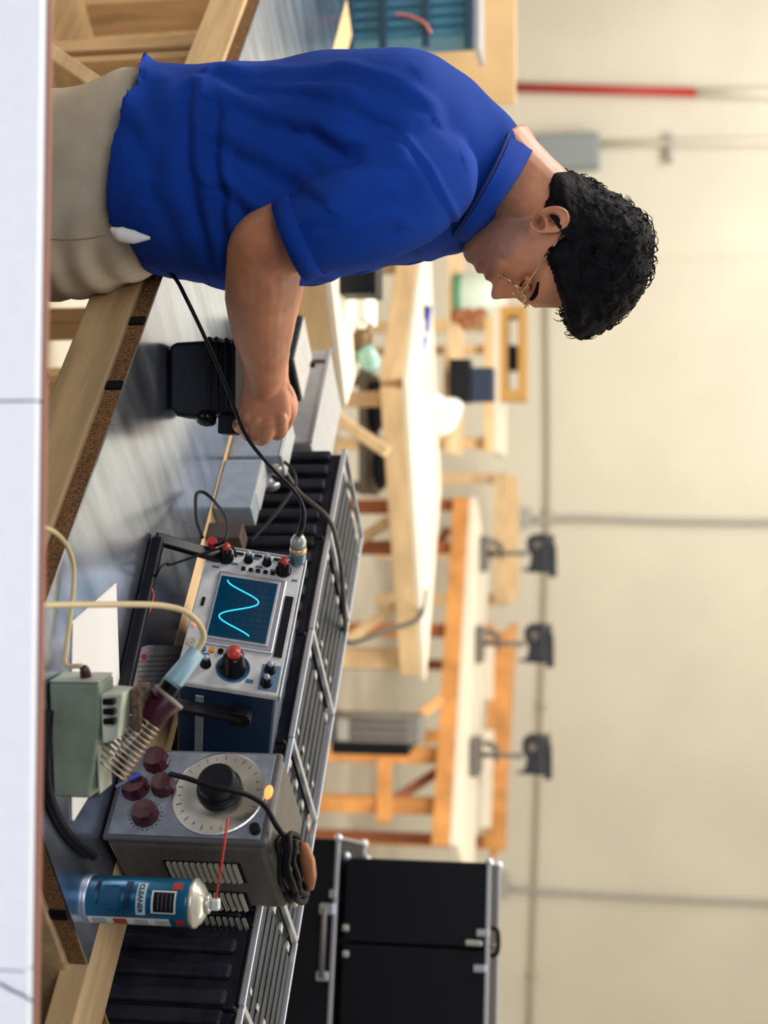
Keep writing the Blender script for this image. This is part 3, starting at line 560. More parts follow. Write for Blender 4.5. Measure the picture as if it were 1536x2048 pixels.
knob(.085, .20, .0105, .022, REDC); knob(.075, .43, .0062, .014, GREY); knob(.075, .62, .0062, .014, GREY); knob(.115, .80, .0105, .020, REDC)
for k in range(5): part('push_button', M().box(.138 * SW, .158 * SW, -.005, -.0003, (.38 + .075 * k) * SH, (.38 + .075 * k + .045) * SH), BLACKG, osc, local=True, bevel=.001)
for x, z in ((.035, .33), (.035, .72), (.03, .52)): part('slide_switch', M().box(x * SW - .002, x * SW + .002, -.003, -.0003, z * SH - .006, z * SH + .006), BLACK, osc, local=True, bevel=.0006)
for x, z, w_, h_ in ((.115, .30, .002, .010), (.05, .50, .0016, .010), (.11, .55, .002, .010), (.17, .93, .0016, .008), (.04, .62, .002, .008), (.12, .69, .002, .006), (.80, .22, .003, .014), (.93, .70, .003, .010), (.16, .12, .0014, .010)):
    part('print_mark', M().box(x * SW - w_, x * SW + w_, -.0009, -.0003, z * SH - h_ / 2, z * SH + h_ / 2), BLUEP, osc, local=True)
part('slot', M().box(.40 * SW, .46 * SW, -.002, -.0003, .07 * SH, .10 * SH), BLACK, osc, local=True)
knob(.86, .52, .0165, .030, REDC, nm='main_knob')
part('knob_dial', M().lathe([(.024, 0), (.024, .0012), (.0225, .0013), (.0225, 0)], (.86 * SW, -.0003, .52 * SH), (0, -1, 0), 28), BLUEP, osc, local=True)
knob(.865, .26, .0068, .014, GREY)
part('blue_field', M().box(.80 * SW, .975 * SW, -.0008, -.0003, .79 * SH, .97 * SH), mat('dull_blue', (.10, .18, .27), .5), osc, local=True)
knob(.84, .87, .0072, .014, GREY); knob(.93, .86, .0072, .014, GREY)
for x, c in ((.765, BLUEP), (.765, ORBTN), (.765, BLACKG)):
    i = [BLUEP, ORBTN, BLACKG].index(c); part('round_button', M().cyl((x * SW, -.0003, (.20 + .085 * i) * SH), (x * SW, -.004, (.20 + .085 * i) * SH), .0042, seg=12), c, osc, local=True)
part('power_lamp', M().cyl((.595 * SW, -.0003, .075 * SH), (.595 * SW, -.003, .075 * SH), .0038, seg=12), ORLED, osc, local=True)
part('socket', M().lathe([(.007, 0), (.007, .006), (.0045, .006), (.0045, .002), (0, .002)], (.735 * SW, -.0003, .075 * SH), (0, -1, 0), 16), CANM, osc, local=True)
part('input_socket', M().cyl((.055 * SW, -.0003, .045 * SH), (.055 * SW, -.014, .045 * SH), .0065, seg=14), ALU, osc, local=True)
# connector seen at the upper left corner
OM = ROOTM[osc.name]
c0 = OM @ Vector((.055 * SW, -.004, .93 * SH)); cn = PN(1078, 597, dn(c0)[1] - .035)
axn = (cn - c0).normalized()
t = thing('probe_connector', 'grey and gold round probe connector plugged into the oscilloscope corner', 'connector', c0)
part('collar', M().lathe([(.007, 0), (.011, .002), (.0125, .006), (.0125, .018), (.0115, .02)], c0, axn, 18), mat('blue_grey_metal', (.12, .20, .26), .35, .5), t, smooth=True)
part('gold_band', M().lathe([(.0128, 0), (.0128, .008)], c0 + axn * .018, axn, 18), mat('gold_band', (.55, .40, .20), .35, .4), t, smooth=True)
part('grip', M().lathe([(.0120, 0), (.0120, .012), (.010, .016), (.0075, .020), (0, .021)], c0 + axn * .026, axn, 18), mat('pale_knurl', (.36, .37, .34), .4, .4), t, smooth=True)
# handle
hm = Matrix.Rotation(BA, 3, 'Z')
p1, p2 = PZ(1078, 316, .909), PZ(1392, 246, .909)
pvl = OM @ Vector((-.008, .05, .10)); pvr = OM @ Vector((SW + .008, .05, .095))
lw = (p1 - p2).normalized()
hd_ = part('handle', M().beam(p1, p2, .018, .018), BLACK, osc, bevel=.004)
part('handle_arm', M().beam(p1 + (pvl - p1) * -.02, pvl, .010, .018, DV), BLACK, osc, bevel=.002)
part('handle_arm', M().beam(p2, pvr, .010, .018, DV), BLACK, osc, bevel=.002)
part('pivot_cap', M().cyl(pvr - DV * .007, pvr + DV * .008, .017, seg=20), RUB, osc, smooth=False, bevel=.002)
part('pivot_cap', M().cyl(pvl + DV * .007, pvl - DV * .004, .016, seg=20), RUB, osc, bevel=.002)
part('side_strip', M().box(SW - .0035, SW - .001, .03, SD - .01, .03, .042), GREY, osc, local=True, bevel=.001)
for x in (.02, SW - .03): part('foot', M().cyl((x, .17, -.002), (x, .17, .004), .009, seg=12), RUB, osc, local=True)
# things seen through the handle
q = [PZ(1290, 330, .9012), PZ(1275, 362, .9012), PZ(1370, 372, .9012), PZ(1385, 262, .9012), PZ(1310, 262, .9012)]
q = [PZ(1302, 262, .9010), PZ(1290, 300, .9010), PZ(1292, 372, .9010), PZ(1385, 376, .9010), PZ(1378, 262, .9010)]
card = thing('written_card', 'grey handwritten card lying on the metal under the oscilloscope', 'card', q[0])
part('card', M().slab(q, (0, 0, .0008)), CARD, card)
for k in range(6):
    part('written_line', M().slab([PZ(1312 + 10 * k, 275, .9020), PZ(1314 + 10 * k, 275, .9020), PZ(1312 + 10 * k, 360 - 9 * (k % 3), .9020), PZ(1310 + 10 * k, 360 - 9 * (k % 3), .9020)], (0, 0, .0001)), mat('ink', (.12, .10, .12), .8), card)
part('red_stamp', M().slab([PZ(1308, 284, .9020), PZ(1319, 284, .9020), PZ(1319, 292, .9020), PZ(1308, 292, .9020)], (0, 0, .0002)), REDC, card)
t = thing('test_clip', 'red test clip on a thin black lead lying beside the handle', 'test lead', PZ(1190, 300, .905))
part('clip', M().tube([PZ(1178, 300, .915), PZ(1190, 301, .913), PZ(1215, 296, .911), PZ(1240, 286, .911)], [.004, .006, .006, .003], 10), REDC, t, smooth=True)
part('lead', M().tube([OM @ Vector((.02, -.006, .045)), OM @ Vector((.015, -.02, .03)), PN(1128, 345, 1.46), PN(1126, 335, 1.45), PZ(1135, 320, .93), PZ(1160, 308, .914), PZ(1178, 300, .915)], .0018, 6), RUB, t, smooth=True)
t = thing('probe_lead', 'black probe lead with red collar looping up beside the oscilloscope', 'test lead', OM @ Vector((.055 * SW, -.016, .045 * SH)))
part('lead', M().tube([OM @ Vector((.055 * SW, -.0146, .045 * SH)), PN(1080, 450, 1.47), PN(1040, 452, 1.5), PN(1005, 430, 1.52), PN(985, 408, 1.52), PN(988, 393, 1.51), PN(1015, 391, 1.50), PN(1045, 394, 1.5), PN(1075, 405, 1.5)], .0028, 8), RUB, t, smooth=True)
part('collar', M().cyl(OM @ Vector((.055 * SW, -.015, .045 * SH)), OM @ Vector((.055 * SW, -.028, .045 * SH)), .0075, seg=14), REDC, t, bevel=.001)
t = thing('wood_block', 'small dark brown wooden block on the rear board beside the oscilloscope', 'block', PN(1055, 425, na + .03))
a_ = PZ(1043, 418, .9); da_, nn_ = dn(a_)
part('block', M().hexa([B(da_, na + .01, .9003), B(da_ + .035, na + .01, .9003), B(da_ + .035, na + .05, .9003), B(da_, na + .05, .9003), B(da_, na + .01, .958), B(da_ + .035, na + .01, .958), B(da_ + .035, na + .05, .958), B(da_, na + .05, .958)]), mat('dark_block', (.05, .028, .02), .7), t, bevel=.002)
# ------------------------------------------------------------------ dial generator
g0 = PZ(1680, 200, .9); gd, gn = dn(g0); GW, GDp, GH = .140, .168, .222
gen = thing('signal_generator', 'brown grey signal generator with a big silver dial and louvred side', 'signal generator', B(gd - GW, gn, .9), RB)
part('housing', M().box(0, GW, .004, GDp, .004, GH), GENC, gen, local=True, bevel=.012, bseg=4)
part('front_rim', M().box(.001, GW - .001, -.004, .006, .002, GH - .001), DKGREY, gen, local=True, bevel=.010, bseg=4)
part('front_panel', M().box(.007, GW - .006, -.0065, -.0042, .010, GH - .010), GENP, gen, local=True, bevel=.001)
def gk(U, V):   # panel point from picture position
    r = ray(U, V); n_ = gn - .007; p = EYE + r * (n_ / r.dot(NV)); q = ROOTM[gen.name].inverted() @ p; return q
c = gk(1590, 438); c.x = min(c.x, GW - .062)
dl = part('dial', M().lathe([(.060, 0), (.062, .001), (.062, .0025), (.060, .0035), (.0285, .004), (0, .004)], (GW / 2, -.0066, c.z), (0, -1, 0), 48), DIAL, gen, local=True)
for k in range(26):
    an = 2 * PI * k / 26; v = Vector((math.cos(an), 0, math.sin(an))); raw('scale_mark', M().beam(Vector((GW / 2, -.0108, c.z)) + v * .050, Vector((GW / 2, -.0108, c.z)) + v * (.057 if k % 2 else .054), .0008, .0005, (0, 1, 0)), BLUEP, dl, local=True)
part('dial_knob', M().lathe([(.030, 0), (.030, .006), (.026, .008), (.025, .024), (.022, .026), (0, .027)], (GW / 2 - .004, -.0110, c.z + .001), (0, -1, 0), 40), BLACK, gen, local=True, smooth=False, bevel=.0005)
for U, V, r, m_ in ((1525, 314, .0165, MAROON), (1578, 272, .017, MAROON), (1631, 292, .0165, MAROON), (1575, 328, .015, MAROON)):
    k_ = gk(U, V); part('knob', M().lathe([(r * 1.1, 0), (r * 1.1, .004), (r, .006), (r * .9, .018), (0, .019)], (k_.x, -.0067, k_.z), (0, -1, 0), 10), m_, gen, local=True)
k_ = gk(1661, 511); part('small_knob', M().lathe([(.007, 0), (.0065, .010), (0, .0105)], (k_.x, -.0067, k_.z), (0, -1, 0), 16), BLACK, gen, local=True)
k_ = gk(1590, 536); part('lamp', M().ell((GW / 2 - .004, -.0085, c.z + .0655), .011, .003, .006, 12), ORLED, gen, local=True)
k_ = gk(1570, 285); part('blue_clip', M().beam((k_.x - .002, -.03, k_.z + .003), (k_.x + .006, -.028, k_.z - .012), .006, .006), BLUEW, gen, local=True, bevel=.001)
part('pale_clip', M().beam((k_.x + .006, -.026, k_.z - .014), (k_.x + .012, -.02, k_.z - .03), .006, .004), mat('lavender_clip', (.25, .25, .45), .4), gen, local=True, bevel=.001)
for k in range(20):
    an = PI * 2 * k / 20; kk = gk(1631, 292); part('tick', M().box(kk.x + .021 * math.cos(an) - .0006, kk.x + .021 * math.cos(an) + .0006, -.0070, -.0066, kk.z + .021 * math.sin(an) - .001, kk.z + .021 * math.sin(an) + .001), BLACK, gen, local=True)
def gs(U, V):
    d_ = gd + .0005; r = ray(U, V); p = EYE + r * (d_ / r.dot(DV)); return ROOTM[gen.name].inverted() @ p
for (u0, u1, v0, v1) in ((1722, 1764, 330, 488), (1780, 1820, 335, 500), (1828, 1868, 340, 506)):
    a, b = gs(u0, v0), gs(u1, v1)
    rc = part('louver_recess', M().box(GW + .0001, GW + .0008, a.y - .002, b.y + .002, a.z - .003, b.z + .004), BLACK, gen, local=True)
    for k in range(12):
        z = a.z + (b.z - a.z) * (k + .5) / 12; raw('louver', M().hexa([(GW + .0009, a.y, z - .0018), (GW + .0045, a.y, z - .0020), (GW + .0045, b.y, z - .0020), (GW + .0009, b.y, z - .0018), (GW + .0009, a.y, z + .0032), (GW + .003, a.y, z + .0012), (GW + .003, b.y, z + .0012), (GW + .0009, b.y, z + .0032)]), mat('louver_paint', (.30, .28, .23), .4) if k == 0 and u0 == 1722 else bpy.data.materials['louver_paint'], rc, local=True)
# cable coil on top of the generator
zt = .9 + GH; t = thing('coiled_cord', 'coil of black cord with an orange brown plug on top of the generator', 'cord', B(gd - .02, gn + .09, zt + .002), RB)
for k, (ra, rb, dz) in enumerate(((.030, .068, .006), (.026, .062, .014), (.031, .070, .021), (.022, .056, .027))):
    pts = [(ra * math.cos(2 * PI * i / 24) + .002 * k, rb * math.sin(2 * PI * i / 24) - .004 * k, dz + .002 * math.sin(5 * PI * i / 12 + k)) for i in range(25)]
    part('loop', M().tube(pts, .0042, 8, smooth=False), RUB, t, local=True, smooth=True)
part('plug', M().tube([(-.008, -.05, .034), (.004, -.03, .038), (.012, -.002, .038), (.016, .02, .036)], [.006, .010, .009, .005], 10), mat('amber_plug', (.35, .13, .05), .4), t, local=True, smooth=True)
part('strap', M().beam((-.01, -.045, .018), (-.01, -.005, .036), .018, .006), BLACK, t, local=True, bevel=.002)
solo('black_lead', 'black lead running across the big dial from a knob to the coil on top', 'cable', M().tube([PN(1548, 340, gn - .045), PN(1556, 372, gn - .05), PN(1572, 420, gn - .05), PN(1580, 460, gn - .045), PN(1592, 500, gn - .03), PN(1612, 530, gn - .012), PN(1650, 552, gn - .006), PN(1672, 568, gn + .012)], .0036, 8), RUB, smooth=True)
t = thing('pale_connector', 'pale cream connector lying along the back of the generator top', 'connector', B(gd - .008, gn + .14, zt + .002), RB)
part('body', M().box(-.006, .006, -.03, .025, 0, .010), CANM, t, local=True, bevel=.003)
# ------------------------------------------------------------------ spray can
cb = PZ(1797, 180, .9); cb.z = .9
t = thing('spray_can', 'teal spray can with white label strip and thin red straw, beside the generator', 'spray can', cb)
CRr = .0295; CH = (P(1797, 388, cb.y).z - .9)
can = part('body', M().lathe([(.0, .0004), (CRr - .003, .0004), (CRr, .003), (CRr, CH - .004), (CRr - .001, CH)], cb, (0, 0, 1), 40), TEAL, t, smooth=True)
part('base_rim', M().lathe([(CRr + .0004, 0), (CRr + .001, .002), (CRr + .0004, .0045)], cb, (0, 0, 1), 40), ALU, t, smooth=True)
part('shoulder', M().lathe([(CRr + .0012, CH + .0002), (CRr + .0012, CH + .004), (CRr - .002, CH + .006), (CRr - .005, CH + .010), (CRr - .013, CH + .015), (.011, CH + .0165), (0, CH + .0165)], cb, (0, 0, 1), 40), CANM, t, smooth=True)
part('valve_cup', M().lathe([(.0125, CH + .0167), (.0125, CH + .020), (.009, CH + .022), (.004, CH + .023), (0, CH + .023)], cb, (0, 0, 1), 24), CANM, t, smooth=True)
nz = cb + Vector((0, 0, CH + .0232))
part('nozzle', M().box(nz.x - .007, nz.x + .007, nz.y - .006, nz.y + .006, nz.z, nz.z + .010), CANW, t, bevel=.002)
part('straw', M().cyl(nz + Vector((-.0072, 0, .0055)), P(1637, 456, cb.y - .03), .0016, seg=8), REDP, t, smooth=True)
TH0 = math.atan2(-cb.y, -cb.x)
def curved(nm, a0, a1, z0, z1, m_, r=CRr + .0003, th=.0004, parent=can):
    n = max(2, int(abs(a1 - a0) / 6) + 1); rings = []
    for i in range(n + 1):
        an = TH0 + math.radians(a0 + (a1 - a0) * i / n); c_, s_ = math.cos(an), math.sin(an)
        rings.append([(cb.x + r * c_, cb.y + r * s_, .9 + z0), (cb.x + (r + th) * c_, cb.y + (r + th) * s_, .9 + z0), (cb.x + (r + th) * c_, cb.y + (r + th) * s_, .9 + z1), (cb.x + r * c_, cb.y + r * s_, .9 + z1)])
    return raw(nm, M().loft(rings), m_, parent)
curved('white_strip', 44, 72, .006, CH * .82, CANW)
for k in range(4): curved('fine_print', 47, 69, .012 + k * CH * .2, .012 + k * CH * .2 + CH * .13, REDC if k == 1 else mat('grey_print', (.45, .46, .45), .5), r=CRr + .0008, th=.0002)
curved('picture_frame', -26, 28, CH * .66, CH * .89, CANW); curved('picture', -22, 25, CH * .68, CH * .875, BLACK, r=CRr + .0008, th=.0002)
for k in range(4): curved('picture_line', -18, 20, CH * (.72 + .04 * k), CH * (.728 + .04 * k), DKGREY, r=CRr + .0011, th=.0002)
curved('dark_band', -50, 20, CH * .40, CH * .46, NAVY); curved('dark_band', -60, 10, CH * .12, CH * .15, NAVY)
curved('red_mark', -52, -30, CH * .84, CH * .93, REDC); curved('red_mark', 46, 66, CH * .88, CH * .96, REDC)
curved('dark_print', -30, 22, CH * .22, CH * .36, mat('dim_blue', (.01, .07, .16), .5))
def canword(txt, zc, size, m_, squeeze=1.0, ang=0):
    cu = bpy.data.curves.new('w', 'FONT'); cu.body = txt; cu.size = size; cu.align_x = 'CENTER'; cu.extrude = .0002; cu.offset = .0003
    ob = bpy.data.objects.new('w', cu); SC.collection.objects.link(ob); dg = bpy.context.evaluated_depsgraph_get(); me = ob.evaluated_get(dg).to_mesh()
    m = M(); vs = []
    for v in me.vertices:
        an = TH0 + math.radians(ang) + v.co.x * squeeze / CRr; r = CRr + .0008 + v.co.z; vs.append((cb.x + r * math.cos(an), cb.y + r * math.sin(an), zc + v.co.y))
    m.add(vs, [tuple(p.vertices) for p in me.polygons]); ob.evaluated_get(dg).to_mesh_clear(); bpy.data.objects.remove(ob)
    return raw('lettering', m, m_, can)
curved('word_panel', -46, 34, CH * .515, CH * .605, mat('pale_blue_panel', (.50, .66, .70), .5), r=CRr + .0002, th=.0003)
canword('CLEANER', .9 + CH * .535, .0088, NAVY, .98, -7)
# ------------------------------------------------------------------ soldering station, papers, iron
s0, s1 = PZ(1366, 97, .9022), PZ(1595, 107, .9022); sdir = (s1 - s0); SL = sdir.length; san = math.atan2(sdir.y, sdir.x)
st = thing('soldering_station', 'worn sage green soldering iron base lying on the papers at the bench corner', 'soldering station', s0, Matrix.Rotation(san, 3, 'Z'))
Hs = .062; Ds = .05
part('base', M().add([(0, 0, 0), (SL, .0, 0), (SL, Ds, 0), (0, Ds, 0), (0, 0, Hs), (SL * .3, 0, Hs * .98), (SL, 0, Hs * .72), (SL, Ds, Hs * .80), (SL * .3, Ds, Hs), (0, Ds, Hs)],
     [(3, 2, 1, 0), (0, 1, 6, 5, 4), (1, 2, 7, 6), (2, 3, 9, 8, 7), (3, 0, 4, 9), (4, 5, 8, 9), (5, 6, 7, 8)]), SAGE, st, local=True, bevel=.004, bseg=3)
part('end_plate', M().box(-.003, -.0003, .001, Ds - .001, .001, Hs - .001), SAGEL, st, local=True, bevel=.001)
part('top_strip', M().box(SL * .30, SL - .004, .006, Ds - .004, Hs * .86, Hs * .90), SAGEL, st, local=True, bevel=.001)
blk = part('raised_block', M().add([(SL * .09, .001, Hs + .0005), (SL * .52, .001, Hs + .0005), (SL * .52, Ds, Hs + .0005), (SL * .09, Ds, Hs + .0005), (SL * .10, .012, Hs + .024), (SL * .50, .012, Hs + .016), (SL * .50, Ds, Hs + .016), (SL * .10, Ds, Hs + .024)], [(3, 2, 1, 0), (4, 5, 6, 7), (0, 1, 5, 4), (1, 2, 6, 5), (2, 3, 7, 6), (3, 0, 4, 7)]), SAGEL, st, local=True, bevel=.002)
for k in range(3): x = SL * (.13 + .085 * k); raw('slot', M().box(x, x + SL * .05, .0002 + .0, .010, Hs + .003, Hs + .017), BLACK, blk, local=True, bevel=.001)
part('sponge_tray', M().box(SL * .10, SL * .48, Ds * .7, Ds * 1.5, Hs + .0245, Hs + .036), SPONGE, st, local=True, bevel=.002)
part('strain_relief', M().tube([(-.0035, Ds * .4, Hs * .62), (-.012, Ds * .38, Hs * .60), (-.016, Ds * .36, Hs * .56)], [.007, .006, .004], 12), MAROON, st, local=True, smooth=True)
for x in (.02, SL * .8): part('foot', M().cyl((x, .02, -.0018), (x, .02, .001), .006, seg=10), RUB, st, local=True)
# papers
pq = [PZ(1167, 230, .9), PZ(1486, 240, .9), PZ(1640, 143, .9), PZ(1500, 139, .9), PZ(1245, 143, .9)]
for k in range(5):
    off = Vector((.0015 * math.sin(k * 2.1), .0012 * math.cos(k * 1.3), .0002 + k * .00042)); rr = Matrix.Rotation(math.radians(.5 * math.sin(k * 1.9)), 3, 'Z'); cc = sum(pq, Vector()) / 5
    solo('paper_sheet', ['bottom', 'second', 'third', 'fourth', 'top'][k] + ' white sheet of the small paper stack under the soldering station', 'paper', M().slab([cc + rr @ (p - cc) + off for p in pq], (0, 0, .0003)), PAPER, group='white sheets under the soldering station')
# holder spring
h0, h1 = P(1532, 214, 1.60), P(1436, 300, 1.62); hax = (h1 - h0).normalized()
iron_holder = thing('iron_holder', 'wire spring soldering iron holder rising from the green base', 'iron holder', P(1530, 190, 1.60))
u_ = hax.cross(Vector((0, 1, 0))).normalized(); v_ = hax.cross(u_); HL = (h1 - h0).length; pts = []
for i in range(12 * 20 + 1):
    f_ = i / 240; an = 2 * PI * 12 * f_; r = .030 - .012 * f_; pts.append(h0 + hax * HL * f_ + (u_ * math.cos(an) + v_ * math.sin(an)) * r)
part('spring', M().tube(pts, .0013, 6, smooth=False), mat('spring_wire', (.42, .33, .25), .3, .9), iron_holder, smooth=True)
part('bracket', M().tube([h0 + u_ * .02, P(1518, 188, 1.585), P(1535, 184, 1.582), P(1566, 186, 1.582)], .0013, 6, smooth=False), BRONZE, iron_holder, smooth=True)
part('screw', M().ell(P(1566, 186, 1.580), .004, .004, .004, 8), BRONZE, iron_holder, smooth=True)
part('funnel', M().lathe([(.017, 0), (.020, .004), (.018, .02), (.021, .034), (.019, .040), (.0, .041)], h1 - hax * .004, hax, 22), MAROON, iron_holder, smooth=True)
part('tarnished_rim', M().lathe([(.0, 0), (.0212, .0005), (.0220, .003), (.0205, .006), (0, .0062)], h1 + hax * .030, hax, 22), mat('tarnish', (.25, .20, .17), .5), iron_holder, smooth=True)
iron = thing('soldering_iron', 'soldering iron with black handle and pale blue sleeve resting in its spring holder', 'soldering iron', h1)
g1 = P(1362, 348, 1.625); g2 = P(1302, 395, 1.64); gx = (g1 - h1).normalized()
part('grip', M().lathe([(.0125, .0), (.0125, .02), (.0155, .024), (.0145, .05), (.0155, .056), (.0145, (g1 - h1).length)], h1 + gx * .036, (g1 - h1), 20), BLACKG, iron, smooth=True) if False else part('grip', M().tube([h1 + (g1 - h1) * .38, h1 + (g1 - h1) * .5, h1 + (g1 - h1) * .62, h1 + (g1 - h1) * .8, g1], [.0130, .0150, .0125, .0128, .0128], 18), BLACKG, iron, smooth=True)
part('sleeve', M().tube([g1 + (g2 - g1) * -.12, g1, g2], [.0125, .0125, .0105], 18, smooth=False), SLEEVE, iron, smooth=True)
part('rod', M().cyl(h0 + hax * .02, h1 + hax * .03, .0035, seg=10), ALU, iron, smooth=True)
part('cord', M().tube([g2 - (g2 - g1) * .1, P(1275, 407, 1.64), P(1248, 398, 1.63), P(1224, 372, 1.61), P(1213, 335, 1.59), P(1209, 290, 1.56), P(1209, 200, 1.50), P(1210, 120, 1.44), P(1213, 40, 1.38), P(1216, -80, 1.34)], [.0042] + [.0038] * 9, 10), CREAM, iron, smooth=True)
solo('power_cable', 'cream power cord curving over the bench edge to the soldering base', 'cord', M().tube([P(1030, -60, 1.34), P(1048, 60, 1.40), P(1058, 96, 1.46), P(1070, 116, 1.52), P(1092, 134, 1.585), P(1125, 146, 1.61), P(1170, 147, 1.61), P(1230, 141, 1.60), P(1300, 132, 1.585), P(1330, 133, 1.58), ROOTM[st.name] @ Vector((-.017, Ds * .36, Hs * .55))], .0030, 10), CREAM, smooth=True)
solo('thick_black_cable', 'thick black cable lying behind the corner of the soldering base', 'cable', M().tube([PZ(1420, 97, .906), PZ(1500, 92, .906), PZ(1560, 93, .906), PZ(1600, 101, .906), PZ(1650, 124, .906), PZ(1685, 152, .906), PZ(1712, 186, .906)], .0062, 10), RUB, smooth=True)
# ------------------------------------------------------------------ meter, vise, chassis and handheld device around the hand
def chassis():
    n_ = 1.765
    a, b = PN(700, 560, n_), PN(889, 560, n_); da_ = dn(a)[0]; db_ = dn(b)[0]; zt_ = PN(800, 640, n_).z
    t = thing('grey_chassis', 'light grey metal chassis behind the hand, left of the black cases', 'chassis', B((da_ + db_) / 2, n_ + .08, .60), RB)
    hw = (db_ - da_) / 2; part('body', M().box(-hw, hw - .004, -.08, .08, .0, zt_ - .60), GREYL, t, local=True, bevel=.004)
    part('top_rim', M().box(-hw, hw - .004, -.083, -.078, zt_ - .60 - .004, zt_ - .597), ALU, t, local=True, bevel=.001)
    part('notch', M().box(-hw + .035, -hw + .040, -.084, -.0805, zt_ - .60 - .04, zt_ - .60 - .006), BRONZE, t, local=True)
chassis()
mc = PZ(802, 606, .99); md, mn = dn(mc)
t = thing('analog_meter', 'black analog test meter lying face up behind the forearm', 'meter', B(md - .06, mn - .05, .9), RB)
part('case', M().hexa([(-.06, -.05, 0), (.058, -.05, 0), (.058, .045, 0), (-.06, .045, 0), (-.064, -.054, .086), (.062, -.054, .086), (.062, .052, .086), (-.064, .052, .086)]), BLACK, t, local=True, bevel=.003)
part('face', M().box(-.058, .056, -.048, .046, .0862, .0880), PAPER, t, local=True, bevel=.0005)
part('glass', M().box(-.062, .060, -.052, .050, .0882, .0900), mat('meter_glass', (.9, .92, .95), .05, trans=.9), t, local=True)
part('scale_arc', M().tube([(.03 * math.cos(a_), -.02 + .045 * math.sin(a_), .0885) for a_ in [PI * k / 12 for k in range(13)]], .0005, 5, smooth=False), DKGREY, t, local=True)
part('needle', M().beam((0, -.03, .0884), (-.018, .022, .0884), .0008, .0006), BLACK, t, local=True)
part('knob', M().cyl((-.052, .058, .05), (-.052, .058, .095), .006, seg=12), BLACK, t, local=True)
# vise
t = thing('bench_vise', 'small grey metal vise on the rear board just below the knuckles', 'vise', B(-1.70, na + .05, .9), RB)
def vb(nm, U0, U1, V0, V1, n_, dp, m_, z0=None, bev=.003):
    a, b = PN(U0, V0, n_), PN(U1, V0, n_); zt_ = PN((U0 + U1) / 2, V1, n_).z; zb_ = z0 if z0 is not None else PN((U0 + U1) / 2, V0, n_).z
    d_, e_ = dn(a)[0], dn(b)[0]
    return part(nm, M().hexa([B(d_, n_, zb_), B(e_, n_, zb_), B(e_, n_ + dp, zb_), B(d_, n_ + dp, zb_), B(d_, n_, zt_), B(e_, n_, zt_), B(e_, n_ + dp, zt_), B(d_, n_ + dp, zt_)]), m_, t, bevel=bev)
vb('fixed_jaw', 836, 914, 486, 566, na + .012, .05, GREY, .9006)
vb('jaw_plate', 832, 912, 566, 573, na + .010, .05, GREYL)
vb('moving_jaw', 918, 1016, 472, 514, na + .004, .045, GREY, .9006)
vb('jaw_top', 918, 985, 514, 520, na + .006, .045, GREYL)
pa = PN(930, 548, na + .05); part('guide_post', M().cyl(PN(916, 552, na + .04), PN(938, 552, na + .04), .011, seg=16), CANM, t, smooth=True)
part('screw', M().cyl(PN(950, 535, na + .055), PN(975, 545, na + .062), .014, seg=16), ALU, t, smooth=True)
part('screw_collar', M().lathe([(.016, 0), (.020, .004), (.020, .018), (.014, .022), (0, .022)], PN(925, 543, na + .055), DV, 20), BLACK, t, smooth=True)
part('handle', M().cyl(PN(948, 520, na + .05), PN(962, 566, na + .05), .005, seg=10), BLACK, t, smooth=True)
# handheld device
hp = PZ(752, 336, .9); HY = hp.y
def hx(U, V, y=None): return P(U, V, HY if y is None else y)
t = thing('handheld_instrument', 'black ribbed instrument standing on the metal under the hand', 'instrument', hp)
out = [hx(690, 338), hx(818, 338), hx(832, 352), hx(836, 392), hx(828, 420), hx(826, 468), hx(684, 474), hx(680, 415), hx(684, 352)]
b0 = hp.z
part('body', M().slab(out, (0, .07, 0)), BLACK, t, bevel=.006)
for U, V in ((672, 418), (672, 432), (674, 452), (674, 468)): part('grip_ridge', M().slab([hx(U, V - 5, HY - .003), hx(U + 150, V - 5, HY - .003), hx(U + 150, V + 4, HY - .003), hx(U, V + 4, HY - .003)], (0, .072, 0)), RUB, t, bevel=.004)
part('side_knob', M().lathe([(.013, 0), (.015, .003), (.015, .012), (.012, .014), (0, .014)], hx(829, 414, HY + .01), (1, -.5, 0), 20), BLACKG, t, smooth=True)
part('connector_block', M().slab([hx(828, 436), hx(867, 434), hx(868, 478), hx(828, 480)], (0, .05, 0)), BLACK, t, bevel=.003)
# the black cable held in front of the arm
solo('black_cable', 'black cable running from behind the shirt past the hand to the probe connector', 'cable', M().tube([P(528, 318, 1.93), P(556, 350, 1.88), P(600, 374, 1.85), P(660, 403, 1.87), P(720, 430, 1.90), P(780, 455, 1.93), P(830, 474, 1.95), P(860, 486, 1.96), P(895, 508, 1.97), P(940, 548, 1.98), P(975, 582, 1.99), P(1000, 600, 1.99), P(1025, 607, 1.985), P(1050, 604, 1.985), c0 + axn * .046], [.0028] * 12 + [.0042, .0052, .0045], 10), RUB, smooth=True)
solo('thin_black_lead', 'thin black lead curving down from the vise behind the oscilloscope', 'cable', M().tube([PN(916, 560, na + .03), PN(940, 585, na + .03), PN(965, 592, na + .03), PN(985, 582, na + .03), PN(1010, 565, na + .03), PN(1035, 545, na + .03), PN(1062, 520, na + .03), PN(1082, 500, na + .03)], .0030, 8), RUB, smooth=True)
